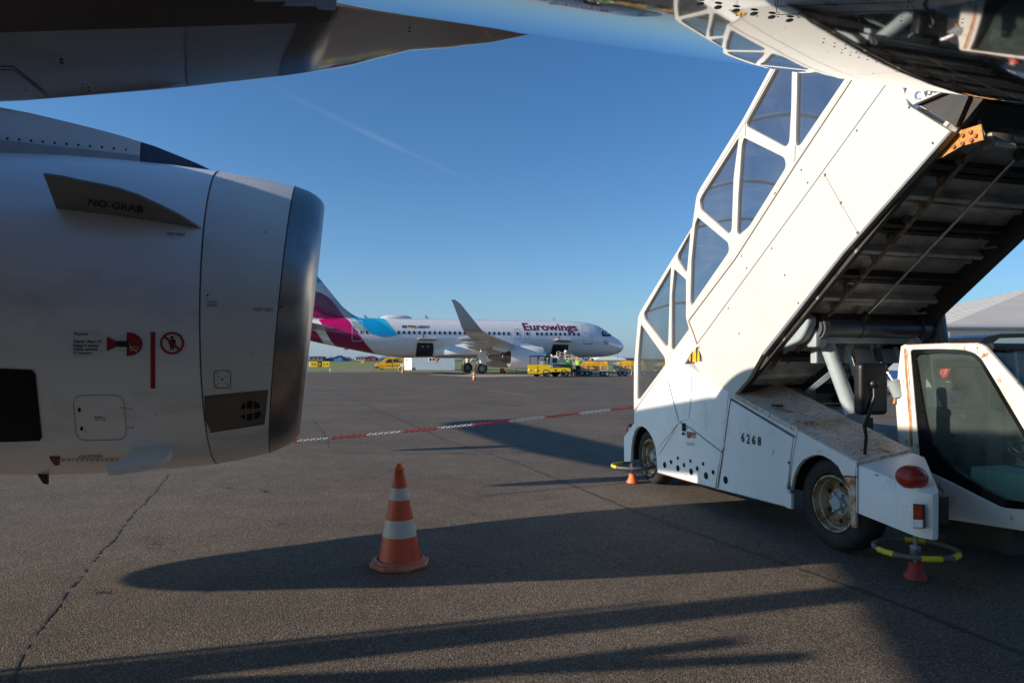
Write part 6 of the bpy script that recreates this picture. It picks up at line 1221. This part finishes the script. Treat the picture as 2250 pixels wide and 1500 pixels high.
# orange box under the parked airliner
p = gz(1103, 819.3); FX = Thing('fire_extinguisher_box', 'orange box on the ground under the parked airliner engine', 'box', (p.x, p.y, 0)); FX.part('box', MB().rbox((p.x, p.y, .28), (.5,.4,.5), .04), M['boxorange'], 30); FX.part('wheel', MB().lathe((p.x+.3, p.y-.1, .12), (0,1,0), [(0,.01),(0,.12),(.1,.12),(.1,.01)], 12), M['tyre'])
# people
SKIN = mat('skin', (.50,.30,.21), .55); 
def skinmesh(nodes, edges, sub=1):
    me = bpy.data.meshes.new('tmp'); me.from_pydata([n[0] for n in nodes], edges, []); ob = bpy.data.objects.new('tmp', me); COL.objects.link(ob)
    md = ob.modifiers.new('s', 'SKIN'); md.use_smooth_shade = True
    for i, n in enumerate(nodes): r_ = n[1] if isinstance(n[1], tuple) else (n[1], n[1]); me.skin_vertices[0].data[i].radius = r_; me.skin_vertices[0].data[i].use_root = (i == 0)
    if sub: ob.modifiers.new('b', 'SUBSURF').levels = sub
    bpy.context.view_layer.update(); dg = bpy.context.evaluated_depsgraph_get(); e = ob.evaluated_get(dg).to_mesh()
    mb = MB().add([v.co.copy() for v in e.vertices], [tuple(p.vertices) for p in e.polygons]); ob.evaluated_get(dg).to_mesh_clear(); bpy.data.objects.remove(ob); return mb
def person(loc, rot, lab, jacket, trousers, hair, arms=((25,30),(25,30)), lean=0, stride=.12, h=1.76):
    k = h/1.76; T = Thing('person', lab, 'person', loc, 0); Rz = Matrix.Rotation(rot, 3, 'Z'); L0 = Vector(loc)
    def X(v): v = Vector(v); v.y += -math.sin(R(lean))*max(0, v.z-.95); return Rz @ (v*k)+L0
    nodes = [((0,0,.98),(.15,.11)),((0,0,1.15),(.135,.10)),((0,-.01,1.32),(.17,.115)),((0,0,1.44),(.12,.085)),((0,-.01,1.52),.055),((0,-.02,1.60),(.075,.085)),((0,-.02,1.70),(.075,.09))]
    edges = [(i, i+1) for i in range(6)]; ends = []; jn = [0,1,2,3]
    jnodes = [(n[0], (n[1][0]+.03, n[1][1]+.03)) for n in nodes[:4]]; jedges = [(0,1),(1,2),(2,3)]; tn = [((0,0,1.0),(.165,.125))]; te = []
    for sd, (a1, a2) in zip((-1, 1), arms):
        sh = Vector((.19*sd,0,1.42)); el = sh+Vector((.05*sd, -math.sin(R(a1))*.29, -math.cos(R(a1))*.29)); wr = el+Vector((0, -math.sin(R(a1+a2))*.26, -math.cos(R(a1+a2))*.26)); d = (wr-el).normalized(); hd = wr+d*.07
        b = len(nodes); nodes += [(tuple(sh),.06),(tuple(el),.045),(tuple(wr),.03),(tuple(hd),(.036,.02))]; edges += [(3,b),(b,b+1),(b+1,b+2),(b+2,b+3)]
        for q in range(4): nodes.append((tuple(hd+d*(.085-.008*abs(q-1.5))+Vector((0,(q-1.5)*.02,-.01))), .009)); edges.append((b+3, len(nodes)-1))
        nodes.append((tuple(wr+d*.07+Vector((-.02*sd,-.045,0))), .010)); edges.append((b+3, len(nodes)-1))
        b = len(jnodes); jnodes += [(tuple(sh),.085),(tuple(el),.065),(tuple(wr-d*.02),.05)]; jedges += [(3,b),(b,b+1),(b+1,b+2)]
        hp = Vector((.10*sd,0,.92)); kn = Vector((.11*sd,-.02-stride*sd*.5,.50)); an = Vector((.11*sd,.02-stride*sd,.09)); to = an+Vector((0,-.15,-.05))
        b = len(nodes); nodes += [(tuple(hp),.095),(tuple(kn),.06),(tuple(an),.045),(tuple(to),(.045,.035))]; edges += [(0,b),(b,b+1),(b+1,b+2),(b+2,b+3)]
        b = len(tn); tn += [(tuple(hp),.12),(tuple(kn),.082),(tuple(an+Vector((0,0,.0))),.07)]; te += [(0,b),(b,b+1),(b+1,b+2)]
        T.part('boot', MB().rbox(X(to+Vector((0,.06,.025))), (.10*k,.28*k,.10*k), .035, rz=rot), M['ink'], 50)
    T.part('body', skinmesh(nodes, edges).xf(X), SKIN, True); T.part('jacket', skinmesh(jnodes, jedges).xf(X), jacket, True); T.part('trousers', skinmesh(tn, te).xf(X), trousers, True)
    T.part('hair', MB().ball((0,.012,1.705), (.095,.105,.105), 14, lo=5).xf(X), hair, True)
    T.part('face_features', MB().ball((-.032,-.105,1.665), .010, 6).ball((.032,-.105,1.665), .010, 6).ball((0,-.112,1.58), (.025,.006,.006), 6).xf(X), M['ink'])
    T.part('nose', MB().ball((0,-.118,1.635), (.012,.016,.022), 8).xf(X), SKIN, True)
    return T
green = M['hivisgreen']; yel = M['hivisyellow']; dark = M['darktrousers']
def pg(u, v=968): x, y = G3(u, v); p = gz(x, y); return (p.x, p.y, 0)
person((px3(*G3(812,960), 61.6).x, 61.6, 0), R(200), 'person in a bright green hi-vis jacket bending by the yellow tractor', green, M['greytrousers'], M['hairbrown'], lean=14, stride=.2)
person((px3(*G3(930,958), 61.2).x, 61.2, 0), R(175), 'person in a lime yellow hi-vis jacket standing beside the baggage cart', yel, dark, M['hairblond'], arms=((35,60),(40,60)))
pz = px3(*G3(1110,735), 66); person((pz.x, 66, 0), R(160), 'person whose head shows above the baggage cart under the airliner', dark, dark, M['ink'], h=1.95 if False else 1.86)
pr_ = px3(2081, 840, 18); person((pr_.x, 18, 0), R(250), 'person in a puffy red jacket seen through the cab window of the stairs', M['redjacket'], dark, M['hairbrown'], arms=((20,50),(20,60)), h=1.72)
